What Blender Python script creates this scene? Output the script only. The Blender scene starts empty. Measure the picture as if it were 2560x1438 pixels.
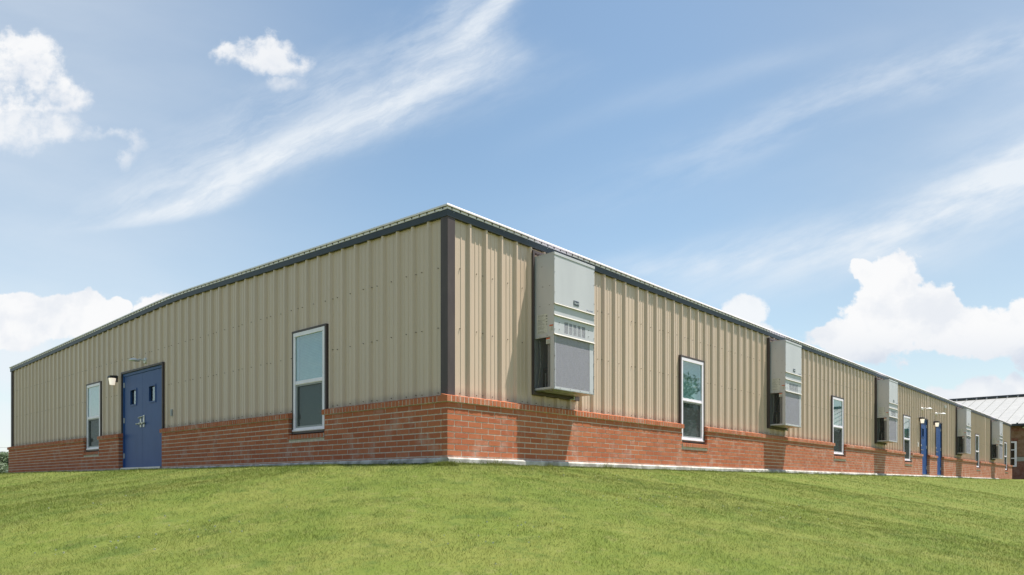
import bpy, math, random
import numpy as np
from mathutils import Vector, Matrix
random.seed(7); rng = np.random.default_rng(7)
R = math.radians
S = bpy.context.scene
COL = S.collection

# ------------------------------------------------------------------ camera
TH = R(41.8035)
CAM = Vector((-6.6573, -7.1011, -0.365))
cd = bpy.data.cameras.new("camera"); cam = bpy.data.objects.new("camera", cd); COL.objects.link(cam)
cd.sensor_width = 36; cd.lens = 36 * 1828.79 / 2560; cd.shift_y = (1212.04 - 719) / 2560
cd.clip_start = 0.05; cd.clip_end = 3000
cam.location = CAM; cam.rotation_euler = (R(90), 0, TH - R(90))
S.camera = cam
S.render.resolution_x = 1024; S.render.resolution_y = 575
S.render.engine = 'CYCLES'
S.view_settings.view_transform = 'Standard'; S.view_settings.look = 'None'
S.view_settings.exposure = 1.0; S.view_settings.gamma = 1

# ------------------------------------------------------------------ sun
SUNV = Vector((1.37, -1.0, 4.56)).normalized()
sl = bpy.data.lights.new("sun", 'SUN'); sun = bpy.data.objects.new("sun", sl); COL.objects.link(sun)
sl.energy = 5.0; sl.angle = R(0.55); sl.color = (1.0, 0.955, 0.88)
sun.rotation_euler = SUNV.to_track_quat('Z', 'Y').to_euler()
sun.location = (0, 0, 30)

# ------------------------------------------------------------------ node helpers
class V:
    """a socket with arithmetic"""
    def __init__(s, nt, sock): s.nt = nt; s.s = sock
    def _m(s, op, *a, clamp=False):
        n = s.nt.nodes.new('ShaderNodeMath'); n.operation = op; n.use_clamp = clamp
        for i, x in enumerate((s,) + a):
            if isinstance(x, V): s.nt.links.new(x.s, n.inputs[i])
            else: n.inputs[i].default_value = x
        return V(s.nt, n.outputs[0])
    def __add__(s, o): return s._m('ADD', o)
    __radd__ = __add__
    def __sub__(s, o): return s._m('SUBTRACT', o)
    def __rsub__(s, o): return (s * -1) + o
    def __mul__(s, o): return s._m('MULTIPLY', o)
    __rmul__ = __mul__
    def __truediv__(s, o): return s._m('DIVIDE', o)
    def max(s, o): return s._m('MAXIMUM', o)
    def min(s, o): return s._m('MINIMUM', o)
    def abs(s): return s._m('ABSOLUTE')
    def pow(s, o): return s._m('POWER', o)
    def clamp(s): return s._m('ADD', 0.0, clamp=True)
    def exp(s): return s._m('EXPONENT')
    def ss(s, a, b, c=0.0, d=1.0):
        n = s.nt.nodes.new('ShaderNodeMapRange'); n.interpolation_type = 'SMOOTHSTEP'
        s.nt.links.new(s.s, n.inputs[0])
        for i, x in enumerate((a, b, c, d)): n.inputs[i + 1].default_value = x
        return V(s.nt, n.outputs[0])
    def lin(s, a, b, c=0.0, d=1.0):
        n = s.nt.nodes.new('ShaderNodeMapRange')
        s.nt.links.new(s.s, n.inputs[0])
        for i, x in enumerate((a, b, c, d)): n.inputs[i + 1].default_value = x
        return V(s.nt, n.outputs[0])
def comb(nt, x, y, z=0.0):
    n = nt.nodes.new('ShaderNodeCombineXYZ')
    for i, v in enumerate((x, y, z)):
        if isinstance(v, V): nt.links.new(v.s, n.inputs[i])
        else: n.inputs[i].default_value = v
    return V(nt, n.outputs[0])
def sep(nt, v):
    n = nt.nodes.new('ShaderNodeSeparateXYZ'); nt.links.new(v.s, n.inputs[0])
    return [V(nt, o) for o in n.outputs]
def noise(nt, vec, scale, detail=4, rough=0.5, dist=0.0, dims='3D'):
    n = nt.nodes.new('ShaderNodeTexNoise'); n.noise_dimensions = dims
    n.inputs['Scale'].default_value = scale; n.inputs['Detail'].default_value = detail
    n.inputs['Roughness'].default_value = rough; n.inputs['Distortion'].default_value = dist
    if vec is not None: nt.links.new(vec.s, n.inputs['Vector'])
    return V(nt, n.outputs[0])
def mixc(nt, f, a, b, mode='MIX'):
    n = nt.nodes.new('ShaderNodeMix'); n.data_type = 'RGBA'; n.blend_type = mode
    for i, v in ((0, f), (6, a), (7, b)):
        if isinstance(v, V): nt.links.new(v.s, n.inputs[i])
        elif isinstance(v, (int, float)): n.inputs[i].default_value = v
        else: n.inputs[i].default_value = (*v[:3], 1)
    return V(nt, n.outputs[2])
def curve(nt, v, pts):
    n = nt.nodes.new('ShaderNodeFloatCurve'); c = n.mapping.curves[0]
    c.points[0].location = pts[0]; c.points[1].location = pts[-1]
    for p in pts[1:-1]: c.points.new(*p)
    n.mapping.use_clip = False; n.mapping.update()
    nt.links.new(v.s, n.inputs[1]); return V(nt, n.outputs[0])

# ------------------------------------------------------------------ sky: Nishita + clouds placed at image pixel positions
W = bpy.data.worlds.new("World"); S.world = W; W.use_nodes = True
nt = W.node_tree; nt.nodes.clear()
SKY_STRENGTH = 0.085
sky = nt.nodes.new('ShaderNodeTexSky'); sky.sky_type = 'NISHITA'; sky.sun_disc = False
sky.sun_elevation = math.asin(SUNV.z); sky.sun_rotation = math.atan2(SUNV.x, SUNV.y)
sky.air_density = 1.0; sky.dust_density = 0.6; sky.ozone_density = 1.0
g = nt.nodes.new('ShaderNodeTexCoord'); D = V(nt, g.outputs['Generated'])
dx, dy, dz = sep(nt, D)
# cloud coordinates: image pixels in thousands, on a plane tangent at camera heading TH
fwd = dx * math.cos(TH) + dy * math.sin(TH)
rt = dx * math.sin(TH) - dy * math.cos(TH)
fs = fwd.max(0.08)
cx = rt / fs * 1.829 + 1.28
cy = (dz / fs * -1.829) + 1.212
front = fwd.ss(0.05, 0.2)
P = comb(nt, cx, cy, 0.0)
w1 = noise(nt, P, 5.0, 5, 0.55) - 0.5
w2 = noise(nt, comb(nt, cx + 7.3, cy + 3.1, 0.0), 5.0, 5, 0.55) - 0.5
wx = cx + w1 * 0.13; wy = cy + w2 * 0.13
fb = noise(nt, P, 9.0, 9, 0.6) - 0.5
fb2 = noise(nt, comb(nt, cx + 3.0, cy * 1.3, 1.7), 17.0, 7, 0.6) - 0.5
fr2b = noise(nt, comb(nt, cx, cy, 2.5), 45.0, 6, 0.65) - 0.5
def blobs(lst, amp, lo, hi):
    out = None
    for (x, y, rx, ry) in lst:
        a = (wx - x / 1000) / (rx / 1000); b = (wy - y / 1000) / (ry / 1000)
        v = 1.0 - (a * a + b * b)
        out = v if out is None else out.max(v)
    return (out + fb * amp * 1.25 + fb2 * amp * 0.9 + fr2b * amp * 0.5).ss(lo, hi)
# cumulus banks on the right
bigc = blobs([(2232, 700, 92, 80), (2160, 668, 40, 32), (2240, 800, 150, 110), (2110, 850, 115, 55), (2330, 790, 80, 95),
              (2460, 830, 150, 75), (2560, 800, 110, 70), (2650, 850, 140, 120)], 1.1, 0.0, 0.32)
smallc = blobs([(1872, 775, 70, 48), (1850, 830, 120, 45)], 1.0, 0.0, 0.4)
lowc = blobs([(2440, 985, 72, 42), (2350, 1000, 60, 42), (2540, 985, 52, 44), (2250, 1030, 200, 60), (2600, 1050, 300, 70)], 0.9, 0.0, 0.5)
# left: bank behind the gable
bank = blobs([(40, 800, 120, 75), (165, 790, 130, 62), (230, 775, 60, 52), (300, 770, 40, 38), (390, 790, 60, 60), (330, 830, 160, 50),
              (-120, 800, 160, 90), (480, 840, 120, 60)], 0.75, 0.0, 0.25)
# ragged fair-weather clouds top left
fr = noise(nt, comb(nt, cx + w1 * 0.05, cy + w2 * 0.05, 6.0), 7.0, 10, 0.62) - 0.5
fr2 = noise(nt, comb(nt, cx * 1.0, cy * 1.0, 9.0), 26.0, 8, 0.6) - 0.5
def rags(lst, lo, hi, amp=3.3):
    out = None
    for (x, y, rx, ry) in lst:
        a = (cx + w1 * 0.10 + fr2 * 0.03 - x / 1000) / (rx / 1000); b = (cy + w2 * 0.10 + fr2 * 0.03 - y / 1000) / (ry / 1000)
        v = ((a * a + b * b) * -0.9).exp()
        out = v if out is None else out + v
    return (out.min(1.25) + fr * amp * out.ss(0.0, 0.5) + fr2 * amp * 0.45 * out.ss(0.0, 0.5)).ss(lo, hi)
rag1 = rags([(50, 105, 70, 45), (90, 190, 95, 55), (0, 180, 120, 70), (165, 240, 60, 30), (-100, 220, 150, 90), (50, 250, 110, 28), (30, 275, 100, 26)], 0.42, 1.35)
rag2 = rags([(30, 285, 100, 30), (20, 325, 110, 50), (125, 312, 90, 30), (-100, 330, 130, 70)], 0.35, 1.6)
rag3 = rags([(345, 368, 34, 30), (250, 332, 90, 20), (320, 415, 24, 24)], 0.32, 1.7, 3.6)
rag4 = rags([(590, 140, 62, 32), (640, 130, 70, 40), (715, 110, 40, 34), (745, 165, 44, 30), (680, 160, 70, 22)], 0.42, 1.5)
rag5 = rags([(722, 208, 44, 18)], 0.30, 1.7, 3.4)
# cirrus streak across the upper left, image pixel column by row
g1 = curve(nt, cy.clamp(), [(0.0, 1.262), (0.06, 1.212), (0.12, 1.175), (0.18, 1.115), (0.25, 1.00), (0.32, 0.865), (0.39, 0.705), (0.46, 0.58), (0.52, 0.47), (0.56, 0.33), (0.60, 0.15), (1.0, 0.0)])
hw = curve(nt, cy.clamp(), [(0.0, 0.040), (0.08, 0.062), (0.18, 0.150), (0.28, 0.135), (0.40, 0.10), (0.52, 0.075), (0.60, 0.06), (1.0, 0.05)])
st = noise(nt, comb(nt, (cx * 0.90 - cy * 0.43) * 0.25 + w1 * 0.06, cx * 0.43 + cy * 0.90 + w2 * 0.06, 0.0), 14.0, 9, 0.66)
st_b = noise(nt, comb(nt, (cx * 0.885 - cy * 0.46) * 0.6, cx * 0.46 + cy * 0.885, 5.0), 6.0, 8, 0.62) - 0.5
u1 = (cx + st_b * 0.16 - g1) / hw
c1 = (u1.max(u1 * -0.8).pow(2.4) * -0.8).exp() * (st.ss(0.28, 0.68) * 0.60 + 0.34) * 0.95 * cy.ss(0.60, 0.50, 0.0, 1.0) 
# soft skirt on the upper-left side of that streak
u1b = (cx + 0.10 + st_b * 0.3 - g1) / (hw * 1.9)
c1b = (u1b * u1b * -1.0).exp() * st.ss(0.25, 0.75) * 0.55 * cy.ss(0.62, 0.45)
# cirrus streak on the right
stR = noise(nt, comb(nt, (cx * 0.93 - cy * 0.36) * 0.28, cx * 0.36 + cy * 0.93, 2.0), 15.0, 7, 0.6)
stRb = noise(nt, comb(nt, (cx * 0.93 - cy * 0.36) * 0.5, cx * 0.36 + cy * 0.93, 9.0), 5.0, 5, 0.55) - 0.5
def hcurve(pts):   # image pixel column in thousands from 1.2 to 2.8 -> pixel row
    return curve(nt, ((cx - 1.2) / 1.6).clamp(), [((x - 1200) / 1600, y / 1000) for x, y in pts])
h2 = hcurve([(1200, 680), (1500, 668), (1750, 650), (1906, 628), (2184, 580), (2380, 510), (2560, 425), (2800, 290)])
t2 = hcurve([(1200, 20), (1500, 28), (1750, 42), (1906, 52), (2184, 62), (2380, 78), (2560, 92), (2800, 105)])
u2 = (cy + stRb * 0.07 - h2) / t2
c2 = (u2 * u2 * -1.0).exp() * (stR.ss(0.25, 0.72) * 0.75 + 0.25) * hcurve([(1200, 0), (1450, 60), (1600, 400), (1906, 660), (2184, 760), (2560, 980), (2800, 980)])
h3 = hcurve([(1200, 560), (1500, 490), (1628, 430), (1906, 330), (2150, 215), (2350, 165), (2560, 105), (2800, 60)])
u3 = (cy + stRb * 0.10 - h3) / 0.055
c3 = (u3 * u3 * -1.0).exp() * stR.ss(0.25, 0.75) * hcurve([(1200, 0), (1500, 90), (1906, 330), (2150, 400), (2560, 430), (2800, 300)])
h4 = hcurve([(1200, 400), (1350, 335), (1670, 225), (1906, 165), (2100, 110), (2560, 0), (2800, -60)])
u4 = (cy + stRb * 0.06 - h4) / 0.032
c4 = (u4 * u4 * -1.0).exp() * (stR * 1.1) * hcurve([(1200, 0), (1350, 60), (1670, 200), (1906, 220), (2100, 120), (2560, 0), (2800, 0)])
h5 = hcurve([(1200, 800), (1500, 700), (1750, 720), (1950, 700), (2200, 640), (2400, 640), (2560, 560), (2800, 500)])
u5 = (cy + stRb * 0.12 - h5) / 0.06
c5 = (u5 * u5 * -1.0).exp() * stR * hcurve([(1200, 0), (1500, 60), (1750, 380), (2200, 380), (2400, 300), (2800, 100)])
u6 = (cy + stRb * 0.12 - (h2 - 0.16)) / 0.10
c6 = (u6 * u6 * -1.0).exp() * stR * hcurve([(1200, 0), (1900, 60), (2184, 120), (2560, 300), (2800, 300)])
# low stratus veil on the left and general milkiness towards the horizon
strat = noise(nt, comb(nt, cx * 0.35 + cy * 0.1, cy * 1.2 - cx * 0.25, 4.0), 8.0, 5, 0.55)
vl = cy.ss(0.72, 0.82) * cx.ss(0.75, 0.15) * (strat * 1.0 + 0.30)
veil = (cx.ss(1.15, 0.0) * 0.40) + cx.ss(1.5, 2.7) * 0.18
lowsky = cy.ss(0.40, 1.15) * 0.24
thin = (c1.max(c1b) + c2 + c3 + c4 + c5 + c6 + veil * (strat * 0.6 + 0.7) + lowsky).min(0.93) * front
thin2 = thin.max(vl.min(0.85) * front)
# elsewhere in the sky (behind the viewer): scattered cumulus by direction
el = dz.max(0.06)
GP = comb(nt, dx / el, dy / el, 0.0)
gen = noise(nt, GP, 0.75, 8, 0.55, 0.2)
gen2 = (gen + dz.ss(0.5, 0.1) * 0.07).ss(0.54, 0.64) * front.ss(1.0, 0.2)
hz = dz.ss(0.22, 0.0) * 0.30 * front.ss(1.0, 0.2)
thick = (bigc.max(smallc * 0.85).max(lowc * 0.95).max(bank)).max((rag1 * 0.97).max(rag2 * 0.80).max(rag3 * 0.62).max(rag4 * 0.88).max(rag5 * 0.55)) * front
# body shading of the thick clouds: greyer bases
shade = noise(nt, comb(nt, wx + 0.02, wy * 1.2 + 0.03, 3.3), 8.0, 6, 0.55)
base = cy.ss(0.80, 0.93) * cy.ss(0.97, 0.93) * cx.ss(1.6, 2.0)
sh = (shade.ss(0.42, 0.68) * 0.45 + base * 0.55).clamp()
CW = 5.75
thick_col = mixc(nt, sh, (0.985 * CW, 0.99 * CW, 1.0 * CW), (0.68 * CW, 0.745 * CW, 0.85 * CW))
thin_col = (0.88 * CW, 0.93 * CW, 0.98 * CW)
dim = 1.0 - cx.ss(1.5, 2.4) * 0.15 * front
tint = nt.nodes.new('ShaderNodeVectorMath'); tint.operation = 'SCALE'; tint.inputs[0].default_value = (1.04, 1.065, 0.965); nt.links.new(dim.s, tint.inputs['Scale'])
blue = mixc(nt, 1.0, V(nt, sky.outputs[0]), V(nt, tint.outputs[0]), 'MULTIPLY')
c = mixc(nt, thin2, blue, thin_col)
c = mixc(nt, thick, c, thick_col)
c = mixc(nt, (gen2 * 0.85).max(hz), c, (0.9 * CW, 0.93 * CW, 0.97 * CW))
bg = nt.nodes.new('ShaderNodeBackground'); bg.inputs[1].default_value = SKY_STRENGTH
nt.links.new(c.s, bg.inputs[0])
wo = nt.nodes.new('ShaderNodeOutputWorld'); nt.links.new(bg.outputs[0], wo.inputs[0])

# ------------------------------------------------------------------ materials
def mat(name, base, rough=0.6, metal=0.0, spec=0.5):
    m = bpy.data.materials.new(name); m.use_nodes = True
    b = m.node_tree.nodes['Principled BSDF']
    b.inputs['Base Color'].default_value = (*base, 1); b.inputs['Roughness'].default_value = rough
    b.inputs['Metallic'].default_value = metal; b.inputs['Specular IOR Level'].default_value = spec
    return m
def objco(m):
    n = m.node_tree.nodes.new('ShaderNodeTexCoord'); return V(m.node_tree, n.outputs['Object'])
def geo(m, out='Position'):
    n = m.node_tree.nodes.new('ShaderNodeNewGeometry'); return V(m.node_tree, n.outputs[out])
def setc(m, v): m.node_tree.links.new(v.s, m.node_tree.nodes['Principled BSDF'].inputs['Base Color'])
def setr(m, v): m.node_tree.links.new(v.s, m.node_tree.nodes['Principled BSDF'].inputs['Roughness'])
def bump(m, v, strength=0.3, dist=0.01):
    t = m.node_tree; n = t.nodes.new('ShaderNodeBump'); n.inputs['Strength'].default_value = strength
    n.inputs['Distance'].default_value = dist; t.links.new(v.s, n.inputs['Height'])
    t.links.new(n.outputs[0], t.nodes['Principled BSDF'].inputs['Normal'])
def grain(name, a, b, scale, rough=0.6, streak=None, detail=5, bmp=0.0, spec=0.5, metal=0.0, lo=0.35, hi=0.65):
    m = mat(name, a, rough, metal, spec); t = m.node_tree; p = geo(m)
    if streak:
        x, y, z = sep(t, p); p = comb(t, x, y, z * streak)
    n = noise(t, p, scale, detail, 0.55)
    setc(m, mixc(t, n.ss(lo, hi), a, b))
    if bmp: bump(m, n, bmp, 0.01)
    return m
# tan ribbed sheet: faded, faintly streaked, each sheet a touch different
def tan_mat():
    a = (0.592, 0.452, 0.348); m = mat("tan_painted_sheet", a, 0.36, 0, 0.6); t = m.node_tree; p = geo(m)
    x, y, z = sep(t, p)
    s1 = noise(t, comb(t, x, y, z * 0.05), 7.0, 5, 0.6)
    s2 = noise(t, comb(t, x * 0.35, y * 0.35, z * 0.35), 2.0, 4, 0.5)
    s3 = noise(t, comb(t, x * 0.95, y * 0.95, 0.0), 1.0, 0, 0.5)
    c = mixc(t, s1.ss(0.3, 0.7) * 0.55, a, (0.50, 0.385, 0.292))
    c = mixc(t, s2.ss(0.45, 0.75) * 0.35, c, (0.60, 0.44, 0.31))
    c = mixc(t, s3.ss(0.35, 0.65) * 0.25, c, (0.53, 0.402, 0.31))
    wn = t.nodes.new('ShaderNodeTexWhiteNoise'); wn.noise_dimensions = '1D'
    sheet = ((x - y) / 0.98)._m('FLOOR'); t.links.new(sheet.s, wn.inputs['W'])
    c = mixc(t, V(t, wn.outputs['Value']) * 0.22, c, (0.46, 0.352, 0.275))
    s4 = noise(t, comb(t, x, y, z * 0.03), 22.0, 3, 0.6)
    c = mixc(t, s4.ss(0.60, 0.74) * 0.16, c, (0.30, 0.24, 0.19))
    # splash dirt with its own ragged edge just above the brick ledge
    dirt = (z + (s1 - 0.5) * 0.12).ss(0.98, 0.86) * 0.45
    c = mixc(t, dirt, c, (0.20, 0.17, 0.14))
    setc(m, c); bump(m, s2, 0.12, 0.02); return m
M_tan = tan_mat()
M_brown = grain("brown_trim_paint", (0.070, 0.053, 0.054), (0.088, 0.068, 0.067), 5, 0.5, 0.3, spec=0.3)
M_charcoal = grain("charcoal_trim_paint", (0.032, 0.040, 0.050), (0.040, 0.049, 0.060), 3, 0.45, spec=0.3)
M_whitemetal = grain("white_roof_sheet", (0.28, 0.28, 0.275), (0.25, 0.25, 0.247), 2.5, 0.5, spec=0.3)
M_edge = grain("white_roof_edge_paint", (0.80, 0.73, 0.80), (0.71, 0.65, 0.71), 2.5, 0.45)
M_frame = grain("white_vinyl_frame", (0.84, 0.78, 0.86), (0.78, 0.72, 0.80), 6, 0.4)
M_dark = mat("dark_recess", (0.02, 0.02, 0.022), 0.8)
M_gap = mat("dark_fastener_and_shadow_line", (0.05, 0.05, 0.05), 0.5)
M_screw = mat("painted_screw", (0.11, 0.085, 0.065), 0.5)
M_blue = grain("blue_door_paint", (0.020, 0.066, 0.215), (0.024, 0.074, 0.235), 4, 0.45, 0.5, bmp=0.03, spec=0.25)
M_steel = grain("zinc_steel", (0.50, 0.50, 0.49), (0.38, 0.38, 0.37), 30, 0.35, metal=0.6)
M_ac = grain("grey_cabinet_paint", (0.51, 0.51, 0.54), (0.475, 0.475, 0.505), 3, 0.42, 0.25)
M_ac2 = grain("beige_grey_flange_paint", (0.40, 0.37, 0.33), (0.36, 0.34, 0.30), 5, 0.45)
M_galv = grain("galvanised_sheet", (0.42, 0.44, 0.42), (0.28, 0.30, 0.27), 14, 0.4, metal=0.4, bmp=0.1)
M_label = grain("paper_label", (0.60, 0.60, 0.57), (0.52, 0.52, 0.49), 40, 0.6)
M_ink = mat("printed_ink", (0.16, 0.16, 0.16), 0.6)
M_orange = mat("orange_header_print", (0.55, 0.10, 0.03), 0.5)
M_badge = mat("dark_badge", (0.035, 0.045, 0.06), 0.35)
M_badgetxt = mat("badge_lettering", (0.55, 0.58, 0.60), 0.4)
M_bluetxt = mat("blue_lettering", (0.08, 0.11, 0.22), 0.5)
M_coil = grain("coil_fin_metal", (0.24, 0.23, 0.28), (0.19, 0.18, 0.23), 40, 0.4, metal=0.3)
M_fin = mat("grille_slat_paint", (0.50, 0.48, 0.56), 0.5)
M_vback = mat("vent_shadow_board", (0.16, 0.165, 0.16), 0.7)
M_black = mat("black_housing", (0.018, 0.018, 0.018), 0.5)
M_blind = grain("window_blind_slat", (0.62, 0.66, 0.62), (0.56, 0.60, 0.57), 8, 0.6)
M_plate = grain("grey_cover_plate", (0.30, 0.31, 0.32), (0.26, 0.27, 0.28), 12, 0.45)
M_conc = grain("weathered_concrete", (0.54, 0.52, 0.48), (0.27, 0.255, 0.23), 5, 0.85, detail=9, bmp=0.35)
def brick_mat(name, cols, eff=0.55):
    m = mat(name, cols[0], 0.9, 0, 0.1); t = m.node_tree; p = geo(m); r = geo(m, 'Random Per Island')
    c = mixc(t, r.ss(0.0, 1.0), cols[0], cols[1])
    c = mixc(t, (r * 7.13)._m('FRACT').ss(0.6, 1.0) * 0.7, c, cols[2])
    n = noise(t, p, 70, 4, 0.7)
    c = mixc(t, n.ss(0.52, 0.72) * 0.45, c, tuple(v * 0.45 for v in cols[0]))
    e = noise(t, p, 3.0, 7, 0.62)
    px_, py_, pz_ = sep(t, p)
    c = mixc(t, (e.ss(0.50, 0.78) * eff + px_.ss(7.0, 24.0) * 0.22 * e.ss(0.3, 0.6)).clamp(), c, (0.56, 0.42, 0.36))
    setc(m, c); bump(m, n, 0.5, 0.006); return m
M_brick = brick_mat("red_wirecut_brick", [(0.45, 0.150, 0.074), (0.395, 0.124, 0.064), (0.485, 0.176, 0.092)])
M_mortar = grain("mortar", (0.62, 0.545, 0.46), (0.48, 0.42, 0.355), 18, 0.9, detail=6, bmp=0.3)
M_brick2 = brick_mat("brown_red_brick", [(0.19, 0.062, 0.040), (0.16, 0.052, 0.036), (0.21, 0.080, 0.052)], 0.1)
M_brick3 = brick_mat("tan_brown_brick", [(0.215, 0.115, 0.065), (0.19, 0.10, 0.058), (0.24, 0.13, 0.075)], 0.1)

def glass_mat(name, tint, gloss_rough=0.02, trans=0.8, ior=1.5, boost=0.06):
    m = bpy.data.materials.new(name); m.use_nodes = True; t = m.node_tree; t.nodes.clear()
    tr = t.nodes.new('ShaderNodeBsdfTransparent'); tr.inputs[0].default_value = (*tint, 1)
    gl = t.nodes.new('ShaderNodeBsdfGlossy'); gl.inputs['Roughness'].default_value = gloss_rough
    gl.inputs[0].default_value = (0.9, 0.97, 0.95, 1)
    f = t.nodes.new('ShaderNodeLayerWeight'); f.inputs[0].default_value = 0.5
    fv = (V(t, f.outputs['Facing']).pow(5.0) * 0.9 + (0.075 + boost)).clamp()
    mx = t.nodes.new('ShaderNodeMixShader'); t.links.new(fv.s, mx.inputs[0])
    t.links.new(tr.outputs[0], mx.inputs[1]); t.links.new(gl.outputs[0], mx.inputs[2])
    o = t.nodes.new('ShaderNodeOutputMaterial'); t.links.new(mx.outputs[0], o.inputs[0]); return m
M_glass = glass_mat("tinted_window_glass", (0.48, 0.69, 0.69), boost=0.17)
def screen_mat(name, col, alpha):
    m = bpy.data.materials.new(name); m.use_nodes = True; t = m.node_tree; t.nodes.clear()
    tr = t.nodes.new('ShaderNodeBsdfTransparent')
    df = t.nodes.new('ShaderNodeBsdfDiffuse'); df.inputs[0].default_value = (*col, 1)
    mx = t.nodes.new('ShaderNodeMixShader'); mx.inputs[0].default_value = alpha
    t.links.new(tr.outputs[0], mx.inputs[1]); t.links.new(df.outputs[0], mx.inputs[2])
    o = t.nodes.new('ShaderNodeOutputMaterial'); t.links.new(mx.outputs[0], o.inputs[0]); return m
M_screen = screen_mat("insect_screen", (0.07, 0.07, 0.072), 0.55)
M_mesh = screen_mat("guard_mesh", (0.09, 0.09, 0.09), 0.42)
def emit_mat(name, col, s):
    m = mat(name, (0.8, 0.8, 0.78), 0.4); b = m.node_tree.nodes['Principled BSDF']
    b.inputs['Emission Color'].default_value = (*col, 1); b.inputs['Emission Strength'].default_value = s; return m
M_lamp = emit_mat("lit_frosted_glass", (1.0, 0.86, 0.72), 0.33)

# ------------------------------------------------------------------ mesh builder
class MB:
    def __init__(s): s.v = []; s.f = []; s.m = []; s.smooth = False
    def add(s, vs, fs, mi=0):
        o = len(s.v); s.v += [tuple(p) for p in vs]
        for q in fs: s.f.append([i + o for i in q]); s.m.append(mi)
        return s
    def box(s, x0, x1, y0, y1, z0, z1, mi=0):
        return s.add([(x0, y0, z0), (x1, y0, z0), (x1, y1, z0), (x0, y1, z0), (x0, y0, z1), (x1, y0, z1), (x1, y1, z1), (x0, y1, z1)],
                     [(0, 3, 2, 1), (4, 5, 6, 7), (0, 1, 5, 4), (1, 2, 6, 5), (2, 3, 7, 6), (3, 0, 4, 7)], mi)
    def cyl(s, a, b, r0, r1=None, n=12, mi=0, caps=True):
        a = Vector(a); b = Vector(b); r1 = r0 if r1 is None else r1
        d = (b - a).normalized(); u = d.orthogonal().normalized(); w = d.cross(u)
        vs = [a + (u * math.cos(2 * math.pi * i / n) + w * math.sin(2 * math.pi * i / n)) * r0 for i in range(n)]
        vs += [b + (u * math.cos(2 * math.pi * i / n) + w * math.sin(2 * math.pi * i / n)) * r1 for i in range(n)]
        fs = [(i, (i + 1) % n, n + (i + 1) % n, n + i) for i in range(n)]
        if caps: fs += [tuple(range(n - 1, -1, -1)), tuple(range(n, 2 * n))]
        return s.add(vs, fs, mi)
    def tube(s, pts, r, n=8, mi=0):
        for a, b in zip(pts[:-1], pts[1:]): s.cyl(a, b, r, r, n, mi)
        return s
    def prism(s, poly, y0, y1, mi=0):    # poly in xz, extruded along y
        n = len(poly)
        vs = [(x, y0, z) for x, z in poly] + [(x, y1, z) for x, z in poly]
        return s.add(vs, [tuple(range(n)), tuple(range(2 * n - 1, n - 1, -1))] + [(i, n + i, n + (i + 1) % n, (i + 1) % n) for i in range(n)], mi)
    def merge(s, o, mi):
        return s.add(o.v, o.f, mi)
    def build(s, name, mats, parent=None, bevel=0.0, smooth=False, fn=None):
        me = bpy.data.meshes.new(name)
        vs = [fn(*p) for p in s.v] if fn else s.v
        me.from_pydata(vs, [], s.f)
        for m in (mats if isinstance(mats, (list, tuple)) else [mats]): me.materials.append(m)
        me.polygons.foreach_set('material_index', s.m)
        if smooth: me.polygons.foreach_set('use_smooth', [True] * len(s.f))
        me.update()
        o = bpy.data.objects.new(name, me); COL.objects.link(o)
        if parent: o.parent = parent
        if bevel:
            b = o.modifiers.new('bevel', 'BEVEL'); b.width = bevel; b.segments = 2; b.limit_method = 'ANGLE'
            b.harden_normals = False
        return o
def tag(o, label=None, cat=None, group=None, kind=None):
    for k, v in (('label', label), ('category', cat), ('group', group), ('kind', kind)):
        if v: o[k] = v
    return o
def empty(name, loc=(0, 0, 0), rz=0.0, parent=None):
    o = bpy.data.objects.new(name, None); COL.objects.link(o); o.location = loc; o.rotation_euler = (0, 0, rz)
    o.empty_display_size = 0.2
    if parent: o.parent = parent
    return o
def copy_tree(o, parent=None):
    c = o.copy(); COL.objects.link(c); c.parent = parent
    for ch in [x for x in bpy.data.objects if x.parent == o]: copy_tree(ch, c)
    return c
def text_mesh(name, body, size, material, parent, loc, rot, extrude=0.002, align='CENTER'):
    cu = bpy.data.curves.new(name, 'FONT'); cu.body = body; cu.size = size; cu.extrude = extrude
    cu.align_x = align; cu.align_y = 'CENTER'; cu.resolution_u = 3
    t = bpy.data.objects.new(name, cu); COL.objects.link(t)
    me = bpy.data.meshes.new_from_object(t.evaluated_get(bpy.context.evaluated_depsgraph_get()))
    bpy.data.objects.remove(t); me.materials.clear(); me.materials.append(material); me.name = name
    o = bpy.data.objects.new(name, me); COL.objects.link(o); o.parent = parent; o.location = loc; o.rotation_euler = rot
    return o

# ------------------------------------------------------------------ layout (metres; right wall runs along +X, gable wall along +Y)
LX, LY = 47.7, 20.3
WZ0, WZ1 = 0.485, 2.205
WIN_R = [6.34, 15.16, 22.79, 36.33, 45.10]      # window left edges on the long wall (1.0 wide)
WIN_L = [2.87, 12.56]
DOOR_R = [25.40, 27.90]; DRW = 1.07
DOOR_L = (9.02, 11.24)
AC_X = [1.796, 10.643, 19.40, 31.85, 40.73]
def roof_z(y):
    return float(np.interp(y, [0.0, 7.6, 8.5, 9.4, 20.3], [3.385, 3.617, 3.632, 3.617, 3.372]))
mapR = lambda s, o, z: (s, o, z)
mapL = lambda s, o, z: (o, s, z)

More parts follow.
